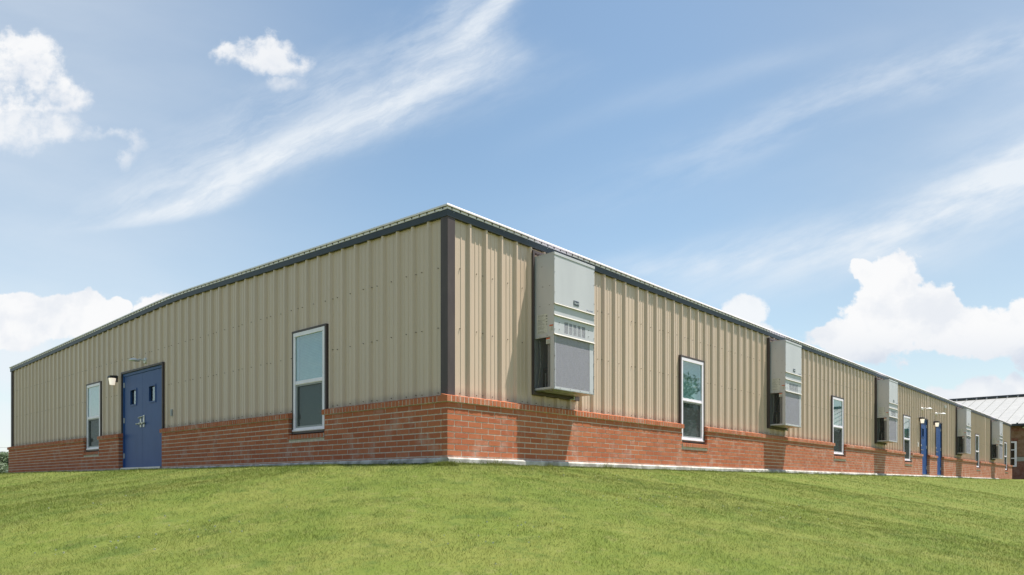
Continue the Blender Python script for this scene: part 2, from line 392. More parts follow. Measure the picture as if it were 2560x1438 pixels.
# ------------------------------------------------------------------ ground
PADS = [(0, LX, 0, LY), (50.5, 95.0, -40.0, 45.0)]
_h = rng.random((64, 64))
def vnoise(x, y, sc):
    x = np.asarray(x) / sc; y = np.asarray(y) / sc
    xi = np.floor(x).astype(int); yi = np.floor(y).astype(int); fx = x - xi; fy = y - yi
    fx = fx * fx * (3 - 2 * fx); fy = fy * fy * (3 - 2 * fy)
    q = lambda a, b: _h[a % 64, b % 64]
    return (q(xi, yi) * (1 - fx) + q(xi + 1, yi) * fx) * (1 - fy) + (q(xi, yi + 1) * (1 - fx) + q(xi + 1, yi + 1) * fx) * fy - 0.5
def ground_z(x, y):
    x = np.asarray(x, float); y = np.asarray(y, float)
    s = None
    for (a, b, c_, d) in PADS:
        q = np.hypot(np.maximum(np.maximum(a - x, x - b), 0), np.maximum(np.maximum(c_ - y, y - d), 0))
        s = q if s is None else np.minimum(s, q)
    # along the gable the turf is shaped level for a metre to hide the wall's shadow strip; elsewhere it starts to fall at once
    gab = np.clip((y + 0.5) / 1.6, 0, 1) * (x < 0.5); gab = gab * gab * (3 - 2 * gab)
    f = lambda q: np.where(q < 0.6, 0.09 * q + (0.185 - 0.09) * q * q / 1.2, 0.0825 + 0.185 * (q - 0.6))
    fall = f(s) * (1 - gab) + (f(np.maximum(s - 1.02, 0)) + 0.012 * np.minimum(s, 1.02)) * gab
    fall = np.where(s > 12.0, f(np.full_like(s, 12.0)) + 0.9 * (1 - np.exp(-(s - 12.0) * 0.185 / 0.9)) - 0.17 * gab, fall)
    base = -0.078 + 0.022 * np.clip((x - 10) / 12, 0, 1) + 0.035 * np.clip((x - 42.0) / 3, 0, 1)
    base = base * (1 - gab) + (-0.094 + 0.034 * np.clip((y - 1) / 9, 0, 1) + 0.016 * np.clip((y - 10) / 8, 0, 1)) * gab
    amp = np.clip(s / 2.5, 0.12, 1)
    return base - fall + (vnoise(x, y, 1.7) * 0.03 + vnoise(x + 9, y + 5, 0.6) * 0.018) * amp + vnoise(x, y, 0.23) * 0.010
def axis(lo, hi, fine_lo, fine_hi, step):
    a = list(np.arange(fine_lo, fine_hi, step)); v = fine_lo; st_ = step
    while v > lo: st_ *= 1.25; v -= st_; a.insert(0, v)
    v = a[-1]; st_ = step
    while v < hi: st_ *= 1.25; v += st_; a.append(v)
    return np.array(a)
ax = axis(-900, 900, -9, 62, 0.3); ay = axis(-900, 900, -9, 28, 0.3)
GX, GY = np.meshgrid(ax, ay); GZ = ground_z(GX, GY)
inside = (GX > 0.3) & (GX < LX - 0.3) & (GY > 0.3) & (GY < LY - 0.3)
GZ[inside] = -0.3
gm = bpy.data.meshes.new('ground'); n0, n1 = GX.shape
idx = np.arange(n0 * n1).reshape(n0, n1)
quads = np.stack([idx[:-1, :-1], idx[:-1, 1:], idx[1:, 1:], idx[1:, :-1]], -1).reshape(-1, 4)
gm.from_pydata(np.stack([GX, GY, GZ], -1).reshape(-1, 3).tolist(), [], quads.tolist())
gm.polygons.foreach_set('use_smooth', [True] * len(gm.polygons))
GR_A, GR_B, GR_C = (0.096, 0.136, 0.015), (0.142, 0.160, 0.030), (0.050, 0.092, 0.009)
def grass_color(m, island):
    t = m.node_tree; p = geo(m); x, y, z = sep(t, p); p2 = comb(t, x, y, 0.0)
    n1_ = noise(t, p2, 0.9, 6, 0.6); n2_ = noise(t, p2, 2.6, 6, 0.66); n3_ = noise(t, p2, 14.0, 4, 0.6)
    c = mixc(t, n1_.ss(0.35, 0.66), GR_A, GR_B)
    c = mixc(t, n2_.ss(0.50, 0.70) * 0.85, c, GR_C)
    c = mixc(t, n3_.ss(0.50, 0.70) * 0.55, c, (0.050, 0.092, 0.012))
    n4_ = noise(t, comb(t, x + 11.0, y * 1.0 - 4.0, 0.0), 5.0, 5, 0.65)
    c = mixc(t, n4_.ss(0.54, 0.72) * 0.65, c, (0.185, 0.180, 0.062))
    if island:
        r = geo(m, 'Random Per Island')
        c = mixc(t, r.ss(0.0, 0.5, 0.55, 0.0), c, (0.045, 0.085, 0.012))
        c = mixc(t, r.ss(0.80, 1.0) * 0.65, c, (0.25, 0.23, 0.10))
    return c
M_ground = mat("turf_soil", GR_A, 0.95, 0, 0.1); setc(M_ground, mixc(M_ground.node_tree, 0.35, grass_color(M_ground, False), (0.09, 0.10, 0.04)))
gm.materials.append(M_ground)
ground = bpy.data.objects.new('ground', gm); COL.objects.link(ground); tag(ground, 'grassy mound sloping down from the building', None, None, 'structure')

# blades
M_blade = bpy.data.materials.new("grass_blade"); M_blade.use_nodes = True
def blade_mat(m):
    t = m.node_tree; b = t.nodes['Principled BSDF']; c = grass_color(m, True)
    b.inputs['Roughness'].default_value = 0.6; b.inputs['Specular IOR Level'].default_value = 0.25
    t.links.new(c.s, b.inputs['Base Color'])
    tl = t.nodes.new('ShaderNodeBsdfTranslucent'); t.links.new(c.s, tl.inputs[0])
    mx = t.nodes.new('ShaderNodeMixShader'); mx.inputs[0].default_value = 0.35
    t.links.new(b.outputs[0], mx.inputs[1]); t.links.new(tl.outputs[0], mx.inputs[2])
    t.links.new(mx.outputs[0], t.nodes['Material Output'].inputs[0])
blade_mat(M_blade)
def lawn():
    zones = [(2.0, 4.4, 900, 50), (4.4, 7.5, 5200, 42), (7.5, 11.0, 4200, 42), (11.0, 16.0, 1500, 42), (16.0, 26.0, 400, 41), (26.0, 52.0, 80, 40)]
    XS, YS, HS, WS = [], [], [], []
    for d0, d1, dens, ang in zones:
        a = R(ang); area = a * (d1 * d1 - d0 * d0)
        n = int(area * dens)
        th = TH + rng.uniform(-a, a, n); rr = np.sqrt(rng.uniform(d0 * d0, d1 * d1, n))
        # radial distance measured as depth so zones follow the view cone
        x = CAM.x + rr * np.cos(th); y = CAM.y + rr * np.sin(th)
        ok = ~((x > -0.085) & (x < LX + 0.02) & (y > -0.085) & (y < LY + 0.02)) & (x < 52) & (y < 27)
        # skip what lies behind the building
        ok &= ~((x > 0.3) & (y > 0.3) & (x < LX + 1.5))
        x = x[ok]; y = y[ok]; rr = rr[ok]
        k = np.clip(rr / 9.0, 0.8, 3.5)
        XS.append(x); YS.append(y); HS.append(rng.uniform(0.012, 0.030, len(x)) * (1 + 0.25 * (k - 1))); WS.append(0.0023 * k)
    # a slightly longer fringe against the concrete edge
    for (ax0, ax1, isx, n) in ((-0.3, 44.0, True, 26000), (-0.3, 20.5, False, 14000)):
        s_ = ax0 + (ax1 - ax0) * rng.random(n) ** 1.6; off = -0.09 - np.abs(rng.normal(0, 0.05, n))
        x, y = (s_, off) if isx else (off, s_)
        XS.append(x); YS.append(y); HS.append(rng.uniform(0.010, 0.030, n) * (0.5 + vnoise(s_, s_ * 0 + 3, 0.35) + 0.5)); WS.append(np.full(n, 0.004))
    # weeds and untrimmed tufts against the concrete
    for q in range(60):
        p = rng.random() ** 1.4 * 40; m_ = int(rng.integers(25, 70)); sp = rng.uniform(.03, .09)
        s1_ = p + rng.normal(0, sp * 1.6, m_); o1_ = -0.095 - np.abs(rng.normal(0, sp * .5, m_))
        if q % 3 == 0: s1_ = s1_ * 0.47; XS.append(o1_); YS.append(s1_)
        else: XS.append(s1_); YS.append(o1_)
        HS.append(rng.uniform(0.03, rng.uniform(.05, .11), m_)); WS.append(np.full(m_, 0.0035))
    # rank tuft right at the corner
    n = 900; x = -0.10 - np.abs(rng.normal(0, 0.10, n)); y = -0.10 - np.abs(rng.normal(0, 0.10, n))
    XS.append(x); YS.append(y); HS.append(rng.uniform(0.02, 0.07, n)); WS.append(np.full(n, 0.004))
    x = np.concatenate(XS); y = np.concatenate(YS); h = np.concatenate(HS); w = np.concatenate(WS)
    xr = x * 0.77 + y * 0.64; yr = y * 0.77 - x * 0.64
    tuft = 0.72 + 0.62 * (vnoise(xr, yr, 0.13) + 0.5) + 0.25 * vnoise(xr + 4, yr, 0.7); h = h * tuft
    n = len(x); z = ground_z(x, y) - 0.004
    az = rng.uniform(0, 2 * np.pi, n); lean = rng.uniform(0.2, 1.5, n)
    la = rng.uniform(0, 2 * np.pi, n) * 0.75 + (vnoise(xr + 7, yr, 0.35) + vnoise(x, y, 0.8)) * 5
    ex = np.cos(az) * w * 0.5; ey = np.sin(az) * w * 0.5
    lx = np.cos(la) * lean * h; ly = np.sin(la) * lean * h
    Vv = np.empty((n, 5, 3))
    Vv[:, 0] = np.stack([x - ex, y - ey, z], -1); Vv[:, 1] = np.stack([x + ex, y + ey, z], -1)
    Vv[:, 2] = np.stack([x - ex * .8 + lx * .35, y - ey * .8 + ly * .35, z + h * .6], -1)
    Vv[:, 3] = np.stack([x + ex * .8 + lx * .35, y + ey * .8 + ly * .35, z + h * .6], -1)
    Vv[:, 4] = np.stack([x + lx, y + ly, z + h], -1)
    me = bpy.data.meshes.new('grass'); me.vertices.add(n * 5); me.vertices.foreach_set('co', Vv.ravel())
    b = (np.arange(n) * 5)[:, None]
    tri = np.concatenate([b + np.array([[0, 1, 3]]), b + np.array([[0, 3, 2]]), b + np.array([[2, 3, 4]])], 1).reshape(-1)
    me.loops.add(len(tri)); me.loops.foreach_set('vertex_index', tri)
    me.polygons.add(n * 3); me.polygons.foreach_set('loop_start', np.arange(n * 3) * 3)
    me.polygons.foreach_set('loop_total', np.full(n * 3, 3)); me.update(calc_edges=True)
    me.materials.append(M_blade)
    o = bpy.data.objects.new('grass', me); COL.objects.link(o); tag(o, 'short mown green grass covering the slope', 'grass', None, 'stuff')
    print('blades', n)
lawn()
fm = MB()
for (fx0, fy0, sp, n) in ((-2.2, -3.2, .5, 22), (0.6, -2.9, .7, 16), (-4.3, -0.9, .6, 24), (2.6, -3.6, .6, 14), (-5.2, 0.9, .8, 18), (1.8, -1.6, .9, 10)):
    for _ in range(n):
        x = random.gauss(fx0, sp); y = random.gauss(fy0, sp * .6)
        if x > -.12 and y > -.12: continue
        z = float(ground_z(x, y)) + random.uniform(.02, .032); r_ = random.uniform(.004, .008)
        fm.cyl((x, y, z), (x + .001, y, z + r_ * 1.5), r_ * .7, r_, 6)
fo = fm.build('clover_flowers', mat('clover_petals', (0.50, 0.50, 0.42), .8)); tag(fo, 'scattered tiny white clover flowers in the grass', 'clover flowers', None, 'stuff')

# ------------------------------------------------------------------ the long school building
B = empty('school_building'); tag(B, 'long low building with tan ribbed metal siding over a red brick base', 'building')

def cut(intervals, gaps):
    out = []
    for a, b in intervals:
        cur = [(a, b)]
        for g0, g1 in gaps:
            nx = []
            for p, q in cur:
                if g1 <= p or g0 >= q: nx.append((p, q)); continue
                if g0 > p: nx.append((p, g0))
                if g1 < q: nx.append((g1, q))
            cur = nx
        out += cur
    return out
SILL = 0.465; CAPB = 0.742; CH = 0.0805; CAP1 = 0.822
def brick_wall(name, length, wins, doors, fn, zmin, start_cut):
    """courses are real bricks over a mortar core; jamb bricks run back into the openings"""
    mb = MB(); jr = random.Random(3)
    k = 0; z1 = CAPB
    while z1 > zmin:
        z0 = z1 - CH; gaps = [(a, b) for a, b in doors]
        if z1 > 0.385 + 0.01: gaps += wins
        off = 0.131 * (k % 2)
        for a, b in cut([(start_cut, length)], gaps):
            x = a; nb = math.floor((a - off) / 0.262) * 0.262 + off
            e = nb
            while e < b - 1e-6:
                p = max(a, e); q = min(b, e + 0.262)
                if q - p > 0.03:
                    i0 = p + (0.0065 if p > a + 1e-6 else 0.0); i1 = q - (0.0065 if q < b - 1e-6 else 0.0)
                    j = jr.uniform(-0.0015, 0.0015)
                    mb.box(i0, i1, 0.0 + j, 0.098, max(z0 + 0.0075, zmin), z1 - 0.0075, 0)
                e += 0.262
        z1 = z0; k += 1
    for a, b in cut([(start_cut, length)], doors):
        mb.box(a + 0.004, b - 0.004, 0.0035, 0.096, zmin, 0.383, 1)
        for c_, d in cut([(a, b)], wins):
            mb.box(c_ + 0.004, d - 0.004, 0.0036, 0.0955, 0.3831, CAPB + 0.002, 1)
    return mb.build(name, [M_brick, M_mortar], B, fn=fn)
def cap_course(name, length, gaps, fn, start, over_start, over_end):
    mb = MB(); jr = random.Random(5)
    segs = cut([(start, length)], gaps)
    for a, b in segs:
        a2 = a - (over_start if a == start else 0.035); b2 = b + (over_end if b == length else 0.035)
        n = max(1, round((b2 - a2) / 0.0795)); st_ = (b2 - a2) / n
        # mortar core with a sloping weathered top
        mb.add([(a2 + .004, -0.0252, CAPB), (b2 - .004, -0.0252, CAPB), (b2 - .004, 0.097, CAPB), (a2 + .004, 0.097, CAPB),
                (a2 + .004, -0.0252, CAP1 - .004), (b2 - .004, -0.0252, CAP1 - .004), (b2 - .004, 0.097, CAP1 + .027), (a2 + .004, 0.097, CAP1 + .027)],
               [(0, 3, 2, 1), (4, 5, 6, 7), (0, 1, 5, 4), (1, 2, 6, 5), (2, 3, 7, 6), (3, 0, 4, 7)], 1)
        for i in range(n):
            x0 = a2 + i * st_ + (0.0065 if i else 0); x1 = a2 + (i + 1) * st_ - (0.0065 if i < n - 1 else 0)
            j = jr.uniform(-0.002, 0.002)
            mb.add([(x0, -0.028 + j, CAPB + .004), (x1, -0.028 + j, CAPB + .004), (x1, 0.0975, CAPB + .004), (x0, 0.0975, CAPB + .004),
                    (x0, -0.028 + j, CAP1 + j), (x1, -0.028 + j, CAP1 + j), (x1, 0.0975, CAP1 + .03), (x0, 0.0975, CAP1 + .03)],
                   [(0, 3, 2, 1), (4, 5, 6, 7), (0, 1, 5, 4), (1, 2, 6, 5), (2, 3, 7, 6), (3, 0, 4, 7)], 0)
    return mb.build(name, [M_brick, M_mortar], B, fn=fn)
def sill_course(x0, x1, fn):
    mb = MB(); n = 12; st_ = (x1 - x0) / n
    mb.add([(x0, -0.0185, 0.386), (x1, -0.0185, 0.386), (x1, 0.12, 0.386), (x0, 0.12, 0.386), (x0, -0.0185, 0.454), (x1, -0.0185, 0.454), (x1, 0.12, 0.478), (x0, 0.12, 0.478)],
           [(0, 3, 2, 1), (4, 5, 6, 7), (0, 1, 5, 4), (1, 2, 6, 5), (2, 3, 7, 6), (3, 0, 4, 7)], 1)
    for i in range(n):
        a = x0 + i * st_ + .0065; b = x0 + (i + 1) * st_ - .0065; j = random.uniform(-.002, .002)
        mb.add([(a, -0.021 + j, 0.39), (b, -0.021 + j, 0.39), (b, 0.121, 0.39), (a, 0.121, 0.39), (a, -0.021 + j, 0.457), (b, -0.021 + j, 0.457), (b, 0.121, 0.482), (a, 0.121, 0.482)],
               [(0, 3, 2, 1), (4, 5, 6, 7), (0, 1, 5, 4), (1, 2, 6, 5), (2, 3, 7, 6), (3, 0, 4, 7)], 0)
    return mb.build('brick_sill', [M_brick, M_mortar], B, fn=fn)
bwR = [(x - 0.03, x + 1.03) for x in WIN_R]; bdR = [(x - 0.06, x + DRW + 0.06) for x in DOOR_R]
bwL = [(x - 0.03, x + 1.02) for x in WIN_L]; bdL = [(DOOR_L[0] - 0.13, DOOR_L[1] + 0.03)]
brick_wall('brick_wall', LX, bwR, bdR, mapR, -0.19, 0.0)
brick_wall('brick_wall', LY, bwL, bdL, mapL, -0.05, 0.0985)
cap_course('brick_cap', LX, bwR + bdR, mapR, 0.0, 0.028, 0.03)
cap_course('brick_cap', LY, bwL + bdL, mapL, 0.0985, -0.001, 0.03)
for a, b in bwR: sill_course(a + .001, b - .001, mapR)
for a, b in bwL: sill_course(a + .001, b - .001, mapL)

# concrete grade beam: chamfered top edge, one dark joint in the gable side
def ledge(a, b, fn, proj=0.075):
    mb = MB(); n = max(2, int((b - a) / 0.6)); prof = [(-proj, -0.6), (-proj, -0.022), (-proj + .022, 0.0), (0.09, 0.0)]
    vs = []; 
    for i in range(n + 1):
        s_ = a + (b - a) * i / n; jj = random.uniform(-.003, .003)
        for (o, z) in prof: vs.append((s_, o + jj * (o < 0), z - 0.001 + (jj if z < 0 and z > -.5 else 0)))
    fs = []
    for i in range(n):
        for j in range(3): fs.append((i * 4 + j, (i + 1) * 4 + j, (i + 1) * 4 + j + 1, i * 4 + j + 1))
    fs += [(0, 1, 2, 3), (n * 4 + 3, n * 4 + 2, n * 4 + 1, n * 4)]
    return mb.add(vs, fs, 0).build('foundation', M_conc, B, fn=fn)
ledge(-0.045, 42.5, mapR, 0.075); ledge(-0.0525, 2.80, mapL, 0.045); ledge(2.825, 19.2, mapL, 0.045)

# ribbed siding
def profile(length, ribs, laps):
    pts = [(0.10, 0.10)]
    allr = sorted([(r, 0) for r in ribs] + [(r, 1) for r in laps])
    prev = 0.10
    for r, lap in allr:
        c0 = r - (0.042 if not lap else 0.07); c1 = r + (0.042 if not lap else 0.07); tw = 0.015 if not lap else 0.05
        gap = c0 - prev
        if gap > 0.2:
            for q in (0.36, 0.70):
                m_ = prev + gap * q
                pts += [(m_ - .016, 0.10), (m_ - .008, 0.094), (m_ + .008, 0.094), (m_ + .016, 0.10)]
        pts += [(c0, 0.10), (r - tw, 0.0595), (r + tw, 0.0595), (c1, 0.10)]
        prev = c1
    pts.append((length - 0.08, 0.10))
    return pts
def siding(length, ribs, laps, openings, topf, fn, blocks):
    pts = profile(length, ribs, laps); s_ = [p[0] for p in pts]; o_ = [p[1] for p in pts]
    ex = set(s_)
    for (a, b, z0, z1) in openings: ex |= {a, b}
    xs = sorted(x for x in ex if 0.10 <= x <= length - 0.08); off = np.interp(xs, s_, o_)
    mb = MB()
    for i in range(len(xs) - 1):
        a, b = xs[i], xs[i + 1]
        if b - a < 1e-5: continue
        m_ = (a + b) / 2; zs = [(0.80, None)]
        for (p, q, z0, z1) in openings:
            if p < m_ < q: zs = ([(0.80, z0)] if z0 > 0.80 else []) + [(z1, None)]
        for (z0, z1) in zs:
            ta = topf(a) if z1 is None else z1; tb = topf(b) if z1 is None else z1
            mb.add([(a, off[i], z0), (b, off[i + 1], z0), (b, off[i + 1], tb), (a, off[i], ta)], [(0, 1, 2, 3)])
    mb.merge(screws(ribs, length, openings, fn, blocks, None), 1)
    return mb.build('metal_siding', [M_tan, M_screw], B, fn=fn)
ribsR = [0.495 + 0.3246 * k for k in range(13)]
x = 4.80
while x < LX - 0.3: ribsR.append(x); x += 0.3275
lapsR = [26.52, 30.28, 39.07]
ribsR = [r for r in ribsR if all(abs(r - l) > 0.16 for l in lapsR)]
ribsL = [0.46 + 0.3335 * k for k in range(60) if 0.46 + 0.3335 * k < LY - 0.3]
opR = [(x + .02, x + .98, WZ0, WZ1 - .02) for x in WIN_R] + [(x - .02, x + DRW + .02, 0, 2.235) for x in DOOR_R]
opL = [(x + .02, x + .98, WZ0, WZ1 - .02) for x in WIN_L] + [(DOOR_L[0] - .02, DOOR_L[1] + .02, 0, 2.235)]
# screws, one part per wall
def screws(ribs, length, openings, fn, blocks, topf):
    mb = MB()
    for z in (0.885, 1.77, 2.585):
        for i, r in enumerate(ribs):
            for x, o in ((r - 0.175, 0.094), ) + (((r - 0.052, 0.094),) if i % 3 == 1 else ()):
                if any(a - .06 < x < b + .06 and z0 - .1 < z < z1 + .1 for a, b, z0, z1 in openings + blocks): continue
                j = random.uniform(-.006, .006)
                mb.cyl((x, o + .004, z + j), (x, o - .006, z + j), 0.0068, 0.0055, 6)
                mb.cyl((x, o + .0, z + j), (x, o - .012, z + j), 0.005, 0.004, 5)
    return mb
acb = [(x, x + 1.18, 1.0, 3.2) for x in AC_X]
siding(LX, ribsR, lapsR, opR, lambda s: 3.30, mapR, acb)
siding(LY, ribsL, [], opL, lambda s: roof_z(s) - 0.08, mapL, [])
# corner posts
def corner(x0, y0, z1, sx, sy):
    mb = MB(); mb.box(min(x0, x0 + sx * .14), max(x0, x0 + sx * .14), min(y0, y0 + sy * .14), max(y0, y0 + sy * .14), 0.80, z1)
    return mb.build('corner_trim', M_brown, B, bevel=0.004)
corner(0.056, 0.056, 3.25, 1, 1); corner(0.056, LY - 0.03, 3.26, 1, -1); corner(LX - 0.04, 0.056, 3.25, -1, 1)
# rake and eave trims, three stacked bands following the roof
def band(pts_fn, s0, s1, zlo, zhi, o0, o1, name, m, fn, n=40, extra=None):
    mb = MB(); ss_ = list(np.linspace(s0, s1, n + 1))
    vs = []
    for s_ in ss_:
        r = pts_fn(s_); vs += [(s_, o0, r + zlo), (s_, o0, r + zhi), (s_, o1, r + zhi), (s_, o1, r + zlo)]
    fs = []
    for i in range(n):
        a = i * 4; b = a + 4
        for j in range(4): fs.append((a + j, b + j, b + (j + 1) % 4, a + (j + 1) % 4))
    fs += [(0, 1, 2, 3), (n * 4 + 3, n * 4 + 2, n * 4 + 1, n * 4)]
    mb.add(vs, fs)
    if extra: mb.merge(extra, 1)
    return mb.build(name, m, B, fn=fn)
eR = lambda s: 3.385; eL = lambda s: roof_z(s)
clR = MB(); s_ = 0.12
while s_ < LX: clR.box(s_ - .006, s_ + .006, 0.034, 0.045, 3.385 - .058, 3.385 - .028); s_ += 0.157
clL = MB(); s_ = 0.13
while s_ < LY: r = roof_z(s_); clL.box(s_ - .006, s_ + .006, 0.032, 0.043, r - .058, r - .028); s_ += 0.159
riv = MB()
for s_ in np.arange(0.16, LX, 1.0): riv.cyl((s_, 0.048, 3.30), (s_, 0.041, 3.30), 0.007, 0.005, 6)
band(eR, 0.045, LX + .01, -0.152, -0.064, 0.048, 0.16, 'eave_trim', [M_charcoal, M_steel], mapR, 1, riv)
band(eL, 0.1605, LY + .01, -0.152, -0.064, 0.046, 0.158, 'rake_trim', M_charcoal, mapL)
band(eR, 0.040, LX + .015, -0.0635, -0.036, 0.042, 0.2, 'roof_edge_strip', [M_edge, M_gap], mapR, 1, clR)
band(eL, 0.2005, LY + .015, -0.0635, -0.036, 0.040, 0.198, 'roof_edge_strip', [M_edge, M_gap], mapL, 40, clL)
band(eR, 0.038, LX + .015, -0.0355, -0.030, 0.06, 0.2, 'closure_shadow_line', M_gap, mapR, 1)  # dark closure, its colour standing for the shadow line under the roof edge
band(eL, 0.2005, LY + .015, -0.0355, -0.030, 0.058, 0.198, 'closure_shadow_line', M_gap, mapL)
# white roof sheet with rolled edge
mb = MB()
ys = [0.022, 0.03, 0.05, 0.2, 2, 4, 6, 7.6, 8.5, 9.4, 12, 15, 18, LY, LY + .03]
vs = []
for y in ys:
    r = roof_z(max(0, min(LY, y))); e = -0.012 if y < 0.025 else 0.0
    vs += [(0.022, y, r - .029), (0.022, y, r - .006 + e), (0.034, y, r + e), (LX + .03, y, r + e), (LX + .03, y, r - .029)]
fs = []
for i in range(len(ys) - 1):
    a = i * 5; b = a + 5
    for j in range(5): fs.append((a + j, a + (j + 1) % 5, b + (j + 1) % 5, b + j))
k = (len(ys) - 1) * 5
fs += [(4, 3, 2, 1, 0), (k, k + 1, k + 2, k + 3, k + 4)]
mb.add(vs, fs)
roof = mb.build('roof', M_edge, B)
# interior: a solid dark core so no daylight shows through
MB().box(0.62, LX - 0.3, 0.62, LY - 0.3, -0.25, 3.2).build('inner_core', M_dark, B)
MB().add([(LX - .08, 0.1, -.1), (LX - .08, LY, -.1), (LX - .08, LY, 3.3), (LX - .08, 0.1, 3.3)], [(0, 1, 2, 3)]).build('end_wall', M_tan, B)
MB().add([(0.1, LY - .05, -.1), (LX, LY - .05, -.1), (LX, LY - .05, 3.3), (0.1, LY - .05, 3.3)], [(0, 1, 2, 3)]).build('rear_wall', M_tan, B)

# windows: local x to the viewer's right, y into the wall, origin bottom-left outer corner at brick face
def quad(x0, x1, y, z0, z1): return MB().add([(x0, y, z0), (x1, y, z0), (x1, y, z1), (x0, y, z1)], [(0, 1, 2, 3)])
def make_window():
    H = WZ1 - WZ0
    w = MB()
    f0, f1 = 0.050, 0.135
    w.box(0.045, 0.955, f0, f1, 0.035, 0.095); w.box(0.045, 0.955, f0, f1, H - .10, H - .035)
    w.box(0.045, 0.098, f0 + .001, f1, 0.0951, H - .1001); w.box(0.895, 0.955, f0 + .001, f1, 0.0951, H - .1001)
    w.box(0.0981, 0.8949, f0 + .008, f1, 0.815, 0.880)
    w.box(0.0981, 0.8949, f0 + .003, f0 + .0079, 0.823, 0.845)
    w.box(0.03, 0.97, f0 - .012, f0 - .0005, 0.04, 0.062)
    frame = w.build('window', M_frame, B, bevel=0.004)
    t = MB(); o0, o1 = 0.058, 0.125
    t.box(0.0, 1.0, o0 - .010, o1, H - .0345, H); t.box(0.0, 1.0, o0 - .010, o1, 0.0, 0.0345)
    t.box(0.0, 0.0445, o0 - .006, o1, 0.0346, H - .0346); t.box(0.9555, 1.0, o0 - .006, o1, 0.0346, H - .0346)
    t.build('trim', M_brown, frame)
    s = MB()    # lower sash
    a = 0.068
    s.box(0.0985, 0.135, a, 0.125, 0.0955, 0.8145); s.box(0.86, 0.8945, a, 0.125, 0.0955, 0.8145)
    s.box(0.1351, 0.8599, a, 0.125, 0.0955, 0.125); s.box(0.1351, 0.8599, a, 0.125, 0.79, 0.8145)
    s.build('lower_sash', M_plate, frame)
    quad(0.099, 0.894, 0.070, 0.8805, H - .1005).build('glass_pane', M_glass, frame)
    quad(0.1355, 0.8595, 0.092, 0.1255, 0.7895).build('glass_pane', M_glass, frame)
    MB().add([(0.1352, 0.080, 0.1252), (0.8598, 0.080, 0.1252), (0.8598, 0.080, 0.7898), (0.1352, 0.080, 0.7898)], [(0, 1, 2, 3)]).build('insect_screen', M_screen, frame)
    b = MB(); z = 0.13
    while z < H - .10:
        b.add([(0.10, 0.128, z), (0.90, 0.128, z), (0.90, 0.140, z + 0.0262), (0.10, 0.140, z + 0.0262), (0.10, 0.1295, z), (0.90, 0.1295, z), (0.90, 0.1415, z + 0.0262), (0.10, 0.1415, z + 0.0262)],
              [(0, 1, 2, 3), (7, 6, 5, 4), (0, 4, 5, 1), (3, 2, 6, 7)])
        z += 0.0255
    for x in (0.2, 0.8): b.box(x - .002, x + .002, 0.1265, 0.1275, 0.12, H - .1)
    b.build('blind', M_blind, frame)
    r = MB(); x0, x1, y0, y1, z0, z1 = 0.02, 0.98, 0.1262, 0.34, 0.02, H - .02
    r.add([(x0, y0, z0), (x1, y0, z0), (x1, y1, z0), (x0, y1, z0), (x0, y0, z1), (x1, y0, z1), (x1, y1, z1), (x0, y1, z1)],
          [(0, 1, 2, 3), (7, 6, 5, 4), (1, 5, 6, 2), (2, 6, 7, 3), (3, 7, 4, 0)])
    r.build('reveal', mat_reveal, frame)
    return frame
mat_reveal = mat("room_side_lining", (0.22, 0.23, 0.23), 0.8)
w0 = make_window(); first = True
for x in WIN_R:
    w = w0 if first else copy_tree(w0, B); first = False
    w.location = (x, 0, WZ0)
for y in WIN_L:
    w = copy_tree(w0, B); w.location = (0, y + 1.0, WZ0); w.rotation_euler = (0, 0, R(-90))

# double door in the gable wall
def hinge(parent, x, y, z):
    m = MB(); m.cyl((x, y, z - .06), (x, y, z + .06), 0.009, n=8); m.box(x - .02, x + .02, y + .001, y + .006, z - .055, z + .055)
    return m.build('hinge', M_steel, parent)
def vision(mb_frame, parent, xa, xb, za, zb, y):
    MB().box(xa + .03, xb - .03, y + .03, y + .034, za + .03, zb - .03).build('vision_glass', M_glass_d, parent)
    f = MB(); f.box(xa, xb, y - .012, y - .0005, za, za + .035); f.box(xa, xb, y - .012, y - .0005, zb - .035, zb)
    f.box(xa, xa + .035, y - .012, y - .0005, za + .0351, zb - .0351); f.box(xb - .035, xb, y - .012, y - .0005, za + .0351, zb - .0351)
    f.build('vision_frame', M_blue, parent)
M_glass_far = glass_mat('dark_classroom_glass', (0.2, 0.2, 0.2), boost=-0.045)
M_glass_d = glass_mat("door_vision_glass", (0.45, 0.48, 0.47), boost=0.10)
def leaf(parent, x0, x1, z0, z1, y, lite=None):
    m = MB()
    if lite:
        a, b, c_, d = lite; a += .025; b -= .025; c_ += .025; d -= .025
        xs = [x0, a, b, x1]; zs = [z0, c_, d, z1]
        for i in range(3):
            for j in range(3):
                if i == 1 and j == 1: continue
                m.box(xs[i], xs[i + 1], y, y + .045, zs[j], zs[j + 1])
        o = m.build('door_leaf', M_blue, parent)
        vision(None, parent, *lite, y)
        return o
    return m.box(x0, x1, y, y + .045, z0, z1).build('door_leaf', M_blue, parent)
def door_trim(parent, x0, x1, z1, y0=0.052, y1=0.13, w=0.042):
    t = MB(); t.box(x0 - w, x1 + w, y0, y1, z1, z1 + w); t.box(x0 - w, x0, y0 + .002, y1, 0.79, z1 - .0001); t.box(x1, x1 + w, y0 + .002, y1, 0.79, z1 - .0001)
    t.build('trim', M_brown, parent)
DW = DOOR_L[1] - DOOR_L[0]
f = MB(); Y0, Y1 = 0.085, 0.20
f.box(0, DW, Y0, Y1, 2.16, 2.225); f.box(0, 0.05, Y0, Y1, 0.0, 2.1599); f.box(DW - .05, DW, Y0, Y1, 0.0, 2.1599)
dd = f.build('double_door', M_blue, B, bevel=0.003); dd.location = (0, DOOR_L[1], 0.012); dd.rotation_euler = (0, 0, R(-90))
mid = DW / 2; yl = 0.100
